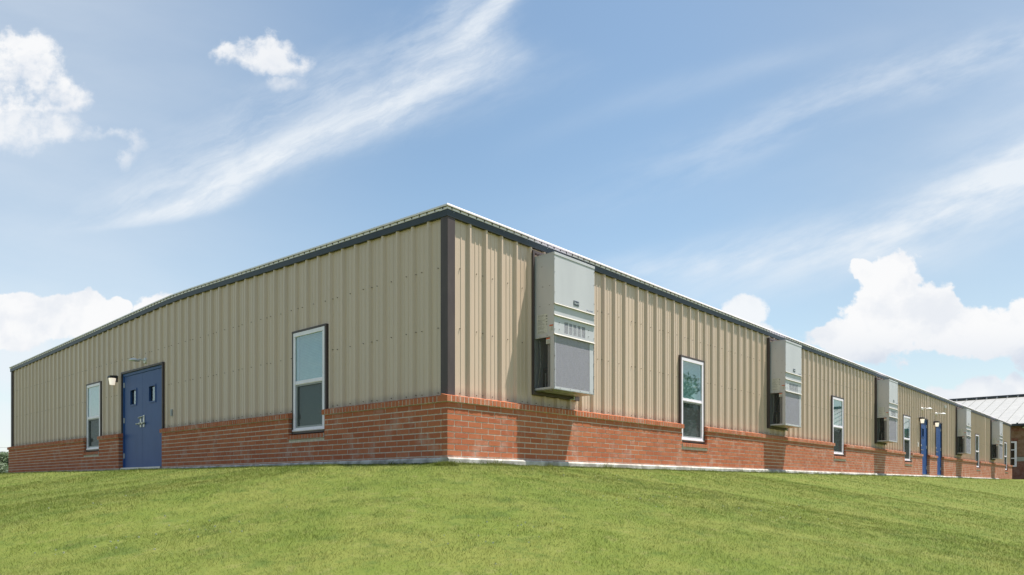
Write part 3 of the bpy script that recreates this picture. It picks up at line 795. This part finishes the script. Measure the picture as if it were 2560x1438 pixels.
leaf(dd, 0.053, mid - .003, 0.02, 2.155, yl, (0.40, 0.78, 1.44, 1.84))
leaf(dd, mid + .003, DW - .053, 0.02, 2.155, yl, (mid + .33, mid + .71, 1.44, 1.84))
MB().box(mid - .018, mid + .018, yl + .046, yl + .06, 0.02, 2.155).build('astragal', M_blue, dd)
for z in (0.30, 1.13, 1.96):
    hinge(dd, 0.052, yl - .008, z); hinge(dd, DW - .052, yl - .008, z)
door_trim(dd, 0, DW, 2.225)
MB().box(0, DW, 0.02, 0.21, -0.015, 0.018).build('threshold', M_steel, dd)
# hasp: two upright plates, a long slide bar and a short one above
h = MB(); yy = yl - .004
h.box(mid - .135, mid - .055, yy - .008, yy + .003, 0.925, 1.15); h.box(mid + .03, mid + .115, yy - .008, yy + .003, 0.925, 1.19)
h.build('hasp_plate', M_steel, dd, bevel=0.002)
h = MB(); h.cyl((mid - .27, yy - .03, 1.005), (mid + .19, yy - .03, 1.02), 0.014, n=8)
h.box(mid - .10, mid - .07, yy - .045, yy - .008, 0.985, 1.035); h.box(mid + .05, mid + .08, yy - .045, yy - .008, 0.985, 1.035)
h.cyl((mid - .15, yy - .02, 1.155), (mid + .05, yy - .02, 1.16), 0.011, n=8)
h.cyl((mid - .27, yy - .03, 1.005), (mid - .22, yy - .03, 1.006), 0.021, n=8); h.cyl((mid - .16, yy - .02, 1.14), (mid - .13, yy - .02, 1.14), 0.022, n=8)
h.build('slide_bolt', M_steel, dd)

# single doors on the long wall
def single_door(x, lite):
    f = MB(); f.box(0, DRW, 0.085, 0.20, 2.16, 2.225); f.box(0, 0.05, 0.085, 0.20, 0, 2.1599); f.box(DRW - .05, DRW, 0.085, 0.20, 0, 2.1599)
    d = f.build('door', M_blue, B, bevel=0.003); d.location = (x, 0, 0.012)
    leaf(d, 0.053, DRW - .053, 0.04, 2.155, yl, (0.30, 0.62, 1.50, 1.88) if lite else None)
    for z in (0.3, 1.13, 1.96): hinge(d, DRW - .052, yl - .008, z)
    door_trim(d, 0, DRW, 2.225)
    MB().box(0, DRW, 0.0, 0.21, -0.012, 0.032).build('threshold', M_steel, d)
    k = MB(); k.cyl((0.13, yl, 1.16), (0.13, yl - .03, 1.16), 0.035, 0.03, 12); k.cyl((0.13, yl - .03, 1.16), (0.13, yl - .04, 1.16), 0.012, n=8)
    k.build('deadbolt', M_steel, d)
    k = MB(); k.cyl((0.13, yl, 1.00), (0.13, yl - .02, 1.00), 0.035, 0.032, 12); k.cyl((0.13, yl - .02, 1.00), (0.13, yl - .06, 1.00), 0.012, n=8)
    k.cyl((0.12, yl - .06, 1.00), (0.27, yl - .055, 0.995), 0.013, 0.011, n=8)
    k.box(0.095, 0.165, yl - .004, yl, 0.93, 1.24)
    k.build('handle', M_steel, d)
    return d
tag(single_door(DOOR_R[0], True), 'blue metal door with a small square window')
tag(single_door(DOOR_R[1], False), 'plain blue metal door without a window')

# ------------------------------------------------------------------ wall-mounted air conditioners
def make_ac():
    A = empty('air_conditioner')
    YF, YB, X0, X1, Z0, Z1 = -0.33, 0.06, 0.055, 1.075, 1.07 - 1.0, 3.09 - 1.0       # local: origin at frame bottom-left, z 1.0
    t = 0.02; zs = 1.845 - 1.0; ZF3 = 0.875
    c = MB()
    # cabinet: top, right side, rear, left side above the screen and posts around the screen opening
    c.box(X0, X1, YF, YB, Z1 - t, Z1); c.box(X1 - t, X1, YF, YB, Z0, Z1 - t - .0001)
    c.box(X0, X0 + t, YF, YB, zs, Z1 - t - .0001)
    c.box(X0, X0 + t, YF, YF + 0.072, Z0, zs - .0001); c.box(X0, X0 + t, YB - 0.012, YB, Z0, zs - .0001)
    c.box(X0, X0 + t, YF + .0721, YB - .0121, Z0, Z0 + 0.028)
    c.box(X0 + t, X1 - t, YB - .02, YB, Z0, Z1 - t - .0001)
    # screws
    sc = MB()
    for (y, z) in ((-.098, 1.911), (-.115, 1.608), (-.248, 1.606), (-.06, 1.32), (-.24, 1.32), (-.2, .87), (-.06, .86)):
        sc.cyl((X0 + .001, y, z), (X0 - .008, y, z), 0.007, 0.005, 6)
    for z in (1.06, 0.96):
        for x in (X0 + .12, X1 - .16): sc.cyl((x, YF - .002, z), (x, YF - .012, z), 0.007, 0.005, 6)
    for z in (.15, .35, .55, .75, .95, 1.25, 1.5, 1.8, 2.0):
        sc.cyl((X1 - .012, YF - .001, z), (X1 - .012, YF - .012, z), 0.007, 0.005, 6); sc.cyl((X0 + .012, YF - .001, z), (X0 + .012, YF - .012, z), 0.006, 0.004, 6)
    for x in (X0 + .15, X0 + .4, X0 + .65, X0 + .9): sc.cyl((x, YF + .001, Z0 + .014), (x, YF - .008, Z0 + .014), 0.006, 0.004, 6)
    c.merge(sc, 1); c.build('cabinet', [M_ac, M_screw], A, bevel=0.003)
    c = MB(); c.box(X0 - .004, X1 + .004, YF - .012, YF + .03, Z1 - .035, Z1 + .006); c.box(X0 - .003, X1 + .003, YF + .03, YB - .002, Z1 + .0005, Z1 + .0055)
    c.build('top_cover', M_ac, A, bevel=0.002)
    # front: upper panel, filter band, vent panel, each over a turned-out flange
    c = MB(); c.box(X0 + .0005, X1 - .0005, YF - .006, YF + .015, 2.33 - 1 + .012, Z1 - .036)
    c.build('upper_panel', M_ac, A, bevel=0.002)
    c = MB(); c.box(X0 + .0005, X1 - .0005, YF - .002, YF + .015, 2.16 - 1 + .012, 2.33 - 1 - .002)
    c.build('filter_panel', M_ac, A, bevel=0.002)
    c = MB()
    va, vb, vz0, vz1 = X0 + 0.245, X0 + 0.775, 1.915 - 1, 2.09 - 1
    y0, y1 = YF - .003, YF + .015; z0, z1 = ZF3 + .014, 2.16 - 1 - .002
    c.box(X0 + .0005, va, y0, y1, z0, z1); c.box(vb, X1 - .0005, y0, y1, z0, z1); c.box(va, vb, y0, y1, z0, vz0); c.box(va, vb, y0, y1, vz1, z1)
    pw = (vb - va) / 5
    for i in range(1, 5): c.box(va + i * pw - .012, va + i * pw + .012, y0, y1, vz0, vz1)
    c.build('vent_panel', M_ac, A)
    c = MB()
    n = 15
    for i in range(n):
        z = vz0 + (vz1 - vz0) * (i + .5) / n
        c.add([(va, y0 + .001, z - .004), (vb, y0 + .001, z - .004), (vb, y0 + .006, z + .0045), (va, y0 + .006, z + .0045)], [(0, 1, 2, 3)])
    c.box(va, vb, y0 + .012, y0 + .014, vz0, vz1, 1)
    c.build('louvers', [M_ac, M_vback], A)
    for z in (2.33 - 1, 2.16 - 1, ZF3):
        c = MB()
        c.add([(X0 - .004, YF - .024, z - .006), (X1 + .004, YF - .024, z - .006), (X1 + .004, YF - .003, z + .014), (X0 - .004, YF - .003, z + .014),
               (X0 - .004, YF + .01, z - .008), (X1 + .004, YF + .01, z - .008), (X0 - .004, YF - .024, z - .011), (X1 + .004, YF - .024, z - .011)],
              [(0, 1, 2, 3), (6, 7, 1, 0), (4, 5, 7, 6), (0, 3, 4, 6), (1, 7, 5, 2)])
        c.build('drip_flange', M_ac2, A)
    # coil grille
    ga, gb, gz0, gz1 = X0 + .032, X0 + .90, 0.10, ZF3 - .012
    c = MB(); c.box(X0 + .0005, ga, YF, YF + .015, Z0 + .001, gz1); c.box(gb, X1 - .0005, YF, YF + .015, Z0 + .001, gz1); c.box(ga, gb, YF, YF + .015, Z0 + .001, gz0)
    c.build('grille_surround', M_ac, A)
    c = MB(); n = 54
    for i in range(n):
        z = gz0 + (gz1 - gz0) * (i + .5) / n
        c.box(ga, gb, YF + .002, YF + .006, z - .0032, z + .0032)
    for i in range(1, 24):
        x = ga + (gb - ga) * i / 24; c.box(x - .0015, x + .0015, YF + .0061, YF + .009, gz0, gz1)
    c.build('coil_grille', M_fin, A)
    MB().box(ga - .01, gb + .01, YF + .02, YF + .05, gz0 - .01, gz1 + .01).build('condenser_coil', M_coil, A)
    # side opening: mesh guard, dark inside, compressor panel and a refrigerant line
    a, b = YF + .0725, YB - .0125
    MB().add([(X0 + .010, a, Z0 + .029), (X0 + .010, b, Z0 + .029), (X0 + .010, b, zs - .001), (X0 + .010, a, zs - .001)], [(0, 3, 2, 1)]).build('mesh_guard', M_mesh, A)
    c = MB(); c.box(X0 + .34, X0 + .36, a - .02, b, Z0 + .03, zs)
    c.build('inner_bulkhead', M_dark, A)
    MB().box(X0 + .03, X0 + .3, a, a + .072, Z0 + .03, zs - .002).build('control_box', M_ac, A)
    c = MB(); c.tube([(X0 + .05, b - .03, Z0 + .05), (X0 + .055, b - .075, Z0 + .38), (X0 + .055, b - .06, zs - .03)], 0.009)
    c.tube([(X0 + .12, b - .12, Z0 + .05), (X0 + .12, b - .12, Z0 + .25), (X0 + .16, b - .06, Z0 + .32)], 0.007)
    c.build('refrigerant_line', M_galv, A)
    MB().cyl((X0 + .2, b - .11, Z0 + .03), (X0 + .2, b - .11, Z0 + .33), 0.085, 0.08, 16).build('compressor', M_black, A, smooth=False)
    # underside pan
    c = MB(); c.box(X0 - .001, X1 + .001, YF - .004, YB, Z0 - .012, Z0 - .0005); c.box(X0 + .1, X1 - .3, YF + .1, YB - .1, Z0 - .022, Z0 - .0125)
    c.build('base_pan', M_galv, A)
    c = MB(); c.cyl((X0 + .93, 0.0, Z0 - .012), (X0 + .93, 0.0, Z0 - .075), 0.016, n=10); c.cyl((X0 + .93, 0.0, Z0 - .065), (X0 + .83, 0.02, Z0 - .075), 0.014, n=8)
    c.build('drain_pipe', M_galv, A)
    # brown wall frame
    c = MB(); FW, FH = 1.17, 2.185; y0, y1 = 0.028, 0.10
    c.box(0, 0.036, y0, y1, 0, FH); c.box(FW - .036, FW, y0, y1, 0, FH); c.box(0.0361, FW - .0361, y0 + .002, y1, FH - .036, FH); c.box(0.0361, FW - .0361, y0 + .002, y1, 0.0, 0.055)
    c.build('wall_frame', M_brown, A, bevel=0.002)
    # badge and lettering
    bm = MB().box(X0 + .47, X0 + .605, YF - .012, YF - .0062, 1.388, 1.458).build('badge', M_badge, A, bevel=0.002)
    text_mesh('lettering', 'Bard', 0.055, M_badgetxt, bm, (X0 + .5375, YF - .0125, 1.422), (R(90), 0, 0), 0.0008)
    o = text_mesh('lettering', 'WALL-MOUNT', 0.026, M_bluetxt, A, (X0 + .895, YF - .0065, 1.367), (R(90), 0, 0), 0.0006)
    # labels on the left side (face x = X0, looking along -x)
    def lab(name, ya, yb, za, zb, head):
        l = MB(); l.box(X0 - .0025, X0 - .0004, ya, yb, za, zb, 0)
        jr = random.Random(int(abs(ya) * 1000))
        if head:
            l.box(X0 - .0035, X0 - .0026, ya + .002, yb - .002, zb - .022, zb - .003, 2)
            z = zb - .034
            while z > za + .008:
                l.box(X0 - .0032, X0 - .0026, ya + .008, ya + .008 + (yb - ya - .016) * jr.uniform(.55, 1), z - .0025, z, 1); z -= .0085
        else:
            z = zb - .012
            while z > za + .01:
                if jr.random() < .82:
                    l.box(X0 - .0032, X0 - .0026, yb - .012 - (yb - ya - .06) * jr.uniform(.45, 1), yb - .012, z - .0028, z, 1)
                z -= .0105
            for zz, hh in ((zb - .035, .022), (zb - .075, .012), (zb - .12, .014), (zb - .157, .010)):
                l.box(X0 - .0034, X0 - .0026, ya + .006, ya + .032, zz - hh / 2, zz + hh / 2, 1)
        return l.build(name, [M_label, M_ink, M_orange], A)
    lab('rating_label', -0.208, -0.006, 0.911, 1.196, False)
    lab('warning_label', -0.318, -0.242, 0.928, 1.021, True)
    l = lab('warning_label', a + .004, a + .078, zs - .105, zs - .012, True)
    return A
ac0 = make_ac()
ac_labels = ['tall grey wall-mounted air conditioner nearest the building corner, largest in view',
             'grey wall-mounted air conditioner between the first and second windows of the long wall',
             'grey wall-mounted air conditioner just before the narrow window left of the two blue doors',
             'grey wall-mounted air conditioner just past the plain blue door on the long wall',
             'smallest grey wall-mounted air conditioner, by the far end of the long wall']
for i, x in enumerate(AC_X):
    a = ac0 if i == 0 else copy_tree(ac0)
    a.location = (x, 0, 1.0)
    tag(a, ac_labels[i], 'air conditioner', 'air conditioners mounted along the long wall')

# ------------------------------------------------------------------ wall lamps
def make_wallpack():
    L = empty('wall_lamp')
    MB().box(-0.05, 0.05, 0.03, 0.10, -0.06, 0.08).build('back_plate', M_black, L, bevel=0.006)
    c = MB(); c.add([(-.085, -.13, .02), (.085, -.13, .02), (.085, .04, .02), (-.085, .04, .02), (-.075, -.12, .075), (.075, -.12, .075), (.075, .04, .09), (-.075, .04, .09)],
                    [(0, 3, 2, 1), (4, 5, 6, 7), (0, 1, 5, 4), (1, 2, 6, 5), (2, 3, 7, 6), (3, 0, 4, 7)])
    c.build('lamp_cap', M_black, L, bevel=0.006)
    MB().cyl((0, -.045, .0195), (0, -.045, -.135), 0.078, 0.055, 16).build('lamp_glass', M_lamp, L, smooth=False)
    return L
wl = make_wallpack()
spots = [((0, 11.53, 2.14), R(-90), 'lit black wall lamp with glowing glass left of the blue double door'),
         ((25.14, 0, 2.165), 0, 'lit black wall lamp left of the blue door with a window'),
         ((27.58, 0, 2.175), 0, 'lit black wall lamp between the two single blue doors')]
for i, (p, rz, lb) in enumerate(spots):
    o = wl if i == 0 else copy_tree(wl)
    o.location = p; o.rotation_euler = (0, 0, rz); tag(o, lb, 'wall lamp', 'lit black wall lamps beside the doors')
M_wlamp = grain("white_lamp_enamel", (0.66, 0.67, 0.68), (0.58, 0.58, 0.58), 20, 0.4)
def make_dome():
    L = empty('dome_lamp')
    MB().cyl((0, 0.10, 0), (0, 0.045, 0), 0.072, 0.062, 20).build('wall_plate', M_wlamp, L)
    MB().tube([(0, .05, 0), (0, -.02, .018), (0, -.08, .012)], 0.02, 10).build('arm', M_wlamp, L)
    c = MB(); n = 16; rings = [(0.0, 0.052), (0.035, 0.047), (0.065, 0.030), (0.088, 0.004), (0.092, -0.012)]
    vs = []; fs = []
    for r, z in rings:
        for i in range(n):
            a = 2 * math.pi * i / n; vs.append((r * math.cos(a), -.17 + r * 1.25 * math.sin(a), z - 0.02))
    for k in range(len(rings) - 1):
        for i in range(n): fs.append((k * n + i, k * n + (i + 1) % n, (k + 1) * n + (i + 1) % n, (k + 1) * n + i))
    fs.append(tuple((len(rings) - 1) * n + i for i in range(n)))
    c.add(vs, fs); c.build('shade', M_wlamp, L, smooth=True)
    return L
dl = make_dome()
for i, (p, rz, lb) in enumerate([((0, 9.90, 2.405), R(-90), 'white dome lamp on a round plate above the blue double door'),
                                 ((25.62, 0, 2.625), 0, 'white dome lamp above the blue door with a window'),
                                 ((28.03, 0, 2.60), 0, 'white dome lamp above the plain blue door')]):
    o = dl if i == 0 else copy_tree(dl)
    o.location = p; o.rotation_euler = (0, 0, rz); tag(o, lb, 'lamp', 'white dome lamps above the doors')
# small boxes and plates on the siding
def plate(loc, rz, w, h, lb, m=M_plate):
    e = MB(); e.box(-w / 2, w / 2, 0.045, 0.10, -h / 2, h / 2); e.box(-w / 2 + .01, w / 2 - .01, 0.040, 0.0449, -h / 2 + .012, h / 2 - .012)
    o = e.build('electrical_box', m, bevel=0.003); o.location = loc; o.rotation_euler = (0, 0, rz); tag(o, lb, 'electrical box'); return o
plate((0, 8.53, 1.155), R(-90), 0.085, 0.14, 'small grey cover box on the siding right of the blue double door')
plate((24.92, 0, 1.185), 0, 0.10, 0.17, 'small pale box on the siding left of the blue door with a window', M_wlamp)
plate((29.66, 0, 3.03), 0, 0.11, 0.13, 'small pale box high on the siding under the eave past the doors', M_wlamp)

# ------------------------------------------------------------------ second building beyond the far end
N2 = empty('brick_building', (56, 0, 0)); tag(N2, 'brick building with a pitched white metal roof beyond the far end of the long wall', 'building')
Y0b, Y1b = -34.0, 30.0; WX = 0.0
wy0, wy1, wz0, wz1 = 0.81, 2.00, 0.915, 2.72      # window in its near wall
def bwall(mats):
    mb = MB(); z = -0.35; k = 0
    CHb = 0.0813
    while z < 3.80:
        z1 = z + CHb
        mi = 1 if z < 1.28 - .04 else 2
        if 1.28 - .04 <= z < 1.68: mi = 3 if z < 1.62 else 1
        soldier = z > 3.42
        yL, yH = (-9.0, 12.0)
        gaps = [(wy0, wy1)] if (z1 > wz0 and z < wz1 + .02) else []
        if soldier or (wz1 < z < wz1 + .24):
            pass
        off = 0.131 * (k % 2)
        for a, b in cut([(yL, yH)], gaps):
            e = math.floor((a - off) / .262) * .262 + off
            while e < b - 1e-6:
                p = max(a, e); q = min(b, e + .262)
                if q - p > .02 and mi != 3 and not soldier and not (wz1 < z < wz1 + .24 and wy0 - .1 < (p + q) / 2 < wy1 + .1):
                    mb.box(WX - .006, WX + .02, p + .005, q - .005, z + .005, z1 - .005, mi)
                e += .262
        z = z1; k += 1
    # soldier courses under the eave and over the window
    y = -9.0
    while y < 12.0: mb.box(WX - .007, WX + .02, y + .005, y + .075, 3.43, 3.66, 1); y += .08
    y = wy0 - .08
    while y < wy1 + .06: mb.box(WX - .0075, WX + .02, y + .005, y + .075, wz1 + .012, wz1 + .225, 1); y += .08
    # smooth stone band
    for a, b in cut([(-9.0, 12.0)], [(wy0, wy1)]): mb.box(WX - .008, WX + .02, a, b, 1.30, 1.60, 3)
    # mortar core
    for a, b in cut([(Y0b, Y1b)], [(wy0, wy1)]): mb.box(WX, WX + .2, a, b, -.5, 3.85, 0)
    mb.box(WX, WX + .2, wy0, wy1, -.5, wz0, 0); mb.box(WX, WX + .2, wy0, wy1, wz1, 3.85, 0)
    return mb.build('brick_wall', mats, N2)
M_band = grain("grey_cast_stone", (0.36, 0.35, 0.32), (0.30, 0.29, 0.27), 8, 0.85)
M_mort2 = grain("brown_mortar", (0.18, 0.10, 0.07), (0.15, 0.085, 0.06), 6, 0.9)
bwall([M_mort2, M_brick2, M_brick3, M_band])
w = MB()
w.box(-.02, .08, wy0, wy0 + .13, wz0, wz1); w.box(-.02, .08, wy1 - .10, wy1, wz0, wz1)
hh = (wz1 - wz0)
w.box(-.0195, .08, wy0 + .1301, wy1 - .1001, wz1 - .10, wz1 - .001); w.box(-.0195, .08, wy0 + .1301, wy1 - .1001, wz0 + .001, wz0 + .10)
for q in (1 / 3, 2 / 3): w.box(-.015, .08, wy0 + .1301, wy1 - .1001, wz0 + hh * q - .03, wz0 + hh * q + .03)
wf = w.build('window', M_frame, N2)
MB().box(.04, .05, wy0 + .12, wy1 - .09, wz0 + .09, wz1 - .09).build('glass_pane', M_glass_far, wf)
MB().box(.22, 12.0, Y0b, Y1b, -.4, 3.8).build('inner_core', M_dark, N2)
# roof: 3-in-12 white standing seam, dark ridge vent and dark gutter
ex, ez, rx, rz_ = -0.60, 3.94, 12.1, 7.09; sl2 = (rz_ - ez) / (rx - ex)
r = MB()
r.add([(ex, Y0b, ez), (rx, Y0b, rz_), (rx, Y1b, rz_), (ex, Y1b, ez), (ex, Y0b, ez - .04), (rx, Y0b, rz_ - .04), (rx, Y1b, rz_ - .04), (ex, Y1b, ez - .04)],
      [(0, 1, 2, 3), (7, 6, 5, 4), (0, 3, 7, 4), (0, 4, 5, 1), (3, 2, 6, 7)])
ebx = 2 * rx - ex
r.add([(rx, Y0b, rz_), (ebx, Y0b, ez), (ebx, Y1b, ez), (rx, Y1b, rz_)], [(0, 1, 2, 3)])
y = Y0b + .2
while y < Y1b:
    a, b, hgt = .022, .010, .05
    r.add([(ex, y - a, ez), (ex, y + a, ez), (ex, y + b, ez + hgt), (ex, y - b, ez + hgt), (rx, y - a, rz_), (rx, y + a, rz_), (rx, y + b, rz_ + hgt), (rx, y - b, rz_ + hgt)],
          [(0, 1, 2, 3), (0, 3, 7, 4), (3, 2, 6, 7), (2, 1, 5, 6)])
    y += .75
r.build('roof', M_whitemetal, N2)
# ridge cap with dark closures between seams
r = MB(); r.box(rx - .28, rx + .28, Y0b, Y1b, rz_ + .02, rz_ + .175, 0)
r.build('ridge_vent', M_charcoal, N2)
r = MB(); y = Y0b + .2
while y < Y1b:
    r.add([(rx - .34, y - .09, rz_ - .04), (rx - .34, y + .09, rz_ - .04), (rx - .30, y, rz_ + .14), (rx, y - .05, rz_ + .02), (rx, y + .05, rz_ + .02)], [(0, 1, 2), (1, 4, 2), (0, 2, 3)]); y += .75
r.build('ridge_closure', M_whitemetal, N2)
r = MB(); r.box(ex - .13, ex - .001, Y0b, Y1b, ez - .16, ez - .015); r.box(ex, .0, Y0b, Y1b, ez - .14, ez - .06)
y = Y0b + .2
while y < Y1b: r.box(ex - .12, ex + .01, y - .05, y + .05, ez - .0149, ez + .055); y += 1.5
r.build('gutter', M_charcoal, N2)
fl = empty('security_light', (55.97, 0.47, 3.72)); tag(fl, 'small black security light under the eave of the far brick building', 'security light')
MB().box(-.06, .0, -.07, .07, -.05, .05).build('mount', M_black, fl, bevel=.008)
MB().cyl((-.06, 0, -.01), (-.26, -.08, -.05), .045, .06, 12).build('lamp_head', M_black, fl)
MB().cyl((-.255, -.078, -.049), (-.275, -.086, -.053), .054, .054, 12).build('lens', M_steel, fl)

# ------------------------------------------------------------------ trees
M_leaf = bpy.data.materials.new("leaf"); M_leaf.use_nodes = True
def leaf_mat(m, cols):
    t = m.node_tree; b = t.nodes['Principled BSDF']; r_ = geo(m, 'Random Per Island')
    c = mixc(t, r_.ss(0, 1), cols[0], cols[1]); c = mixc(t, noise(t, geo(m), 1.2, 3).ss(.4, .65), c, cols[2])
    t.links.new(c.s, b.inputs['Base Color']); b.inputs['Roughness'].default_value = .55
    tl = t.nodes.new('ShaderNodeBsdfTranslucent'); t.links.new(c.s, tl.inputs[0])
    mx = t.nodes.new('ShaderNodeMixShader'); mx.inputs[0].default_value = .25
    t.links.new(b.outputs[0], mx.inputs[1]); t.links.new(tl.outputs[0], mx.inputs[2]); t.links.new(mx.outputs[0], t.nodes['Material Output'].inputs[0])
leaf_mat(M_leaf, [(0.045, 0.085, 0.030), (0.075, 0.12, 0.05), (0.10, 0.14, 0.07)])
M_bark = grain("bark", (0.12, 0.09, 0.065), (0.07, 0.052, 0.04), 9, .9, .3, bmp=.5)
def tree(name, x, y, height, rad, label, nleaf=9000, leafsz=.16, seed=1, trunk=.3):
    jr = np.random.default_rng(seed); gz = float(ground_z(x, y)) - .05
    T = empty(name, (x, y, gz)); tag(T, label, 'tree')
    tm = MB(); th = height * trunk
    tm.cyl((0, 0, 0), (0.05, 0.03, th), .16 * height / 6, .10 * height / 6, 10)
    cl = []
    for i in range(16):
        a = jr.uniform(0, 2 * np.pi); q = jr.uniform(.2, .85) * rad; zz = th + (height - th) * jr.uniform(.15, .9)
        q *= 1.0 - .55 * max(0, (zz - th) / (height - th) - .45) / .55
        e = Vector((math.cos(a) * q, math.sin(a) * q, zz))
        m_ = Vector((e.x * .45, e.y * .45, th + (zz - th) * .55)); st_ = Vector((.05, .03, th * jr.uniform(.75, 1.0)))
        tm.cyl(st_, m_, .05 * height / 6, .035 * height / 6, 6); tm.cyl(m_, e, .035 * height / 6, .012, 6)
        cl.append((e, rad * jr.uniform(.25, .45)))
    cl.append((Vector((0, 0, height * .93)), rad * .28)); cl.append((Vector((0, 0, height * .72)), rad * .5))
    tm.build('trunk', M_bark, T)
    vs = []; fs = []
    per = nleaf // len(cl)
    for e, r_ in cl:
        p = jr.normal(0, 1, (per, 3)); p /= np.linalg.norm(p, axis=1)[:, None]; p *= (jr.random(per) ** .45)[:, None] * r_ * np.array([1, 1, .8])
        for q in p:
            c_ = e + Vector(q); u = Vector(jr.normal(0, 1, 3)).normalized(); v = u.orthogonal().normalized(); s_ = leafsz * jr.uniform(.6, 1.2)
            k = len(vs); vs += [c_ - u * s_ * .5, c_ + v * s_ * .22, c_ + u * s_ * .5, c_ - v * s_ * .22]; fs.append((k, k + 1, k + 2, k + 3))
    MB().add(vs, fs).build('crown', M_leaf, T)
    return T
def at(px, depth):      # ground position on the bearing of a picture column
    u = (px - 1280) / 1828.79
    return (CAM.x + depth * (math.cos(TH) + u * math.sin(TH)), CAM.y + depth * (math.sin(TH) - u * math.cos(TH)))
tx, ty = at(8, 62)
tree('tree', tx, ty, 5.6, 2.1, 'dark green broad tree past the left end of the building', 9000, .20, 4, .25)
tree('tree', 28.6, -12.6, 7.9, 2.0, 'leafy young tree across the lawn, mirrored in the nearest window of the long wall', 7000, .2, 9, .28)

# ------------------------------------------------------------------ overhead wires with their poles, left of the building
M_wood = grain("utility_pole_wood", (0.16, 0.12, 0.09), (0.11, 0.085, 0.065), 6, .9, .2)
M_wire = mat("wire", (0.05, 0.055, 0.06), 0.6)
pa = at(-420, 75); pb = at(330, 95)
def zpix(py, depth): return CAM.z + (1212.04 - py) / 1828.79 * depth
for (qx, qy), ul in ((pa, 'wooden utility pole left of the view carrying the overhead wires'), (pb, 'wooden utility pole hidden behind the building carrying the overhead wires')):
    gz = float(ground_z(qx, qy)) - .3
    U = empty('utility_pole', (qx, qy, gz)); tag(U, ul, 'utility pole', 'utility poles')
    MB().cyl((0, 0, 0), (0, 0, 7.3), .14, .10, 10).build('pole', M_wood, U)
    MB().box(-.05, .05, -1.0, 1.0, 6.5, 6.62).build('crossarm', M_wood, U)
for dy, dzz, lb in ((0.0, zpix(1113, 81), 'upper of two thin overhead wires left of the building'), (0.4, zpix(1133, 81), 'lower of two thin overhead wires left of the building')):
    m = MB(); pts = []
    for i in range(17):
        t = i / 16; pts.append(Vector((pa[0] + (pb[0] - pa[0]) * t + dy, pa[1] + (pb[1] - pa[1]) * t, dzz + .15 - .9 * 4 * t * (1 - t) + .7)))
    m.tube(pts, .013, 5); o = m.build('overhead_wire', M_wire); tag(o, lb, 'overhead wire', 'overhead wires')
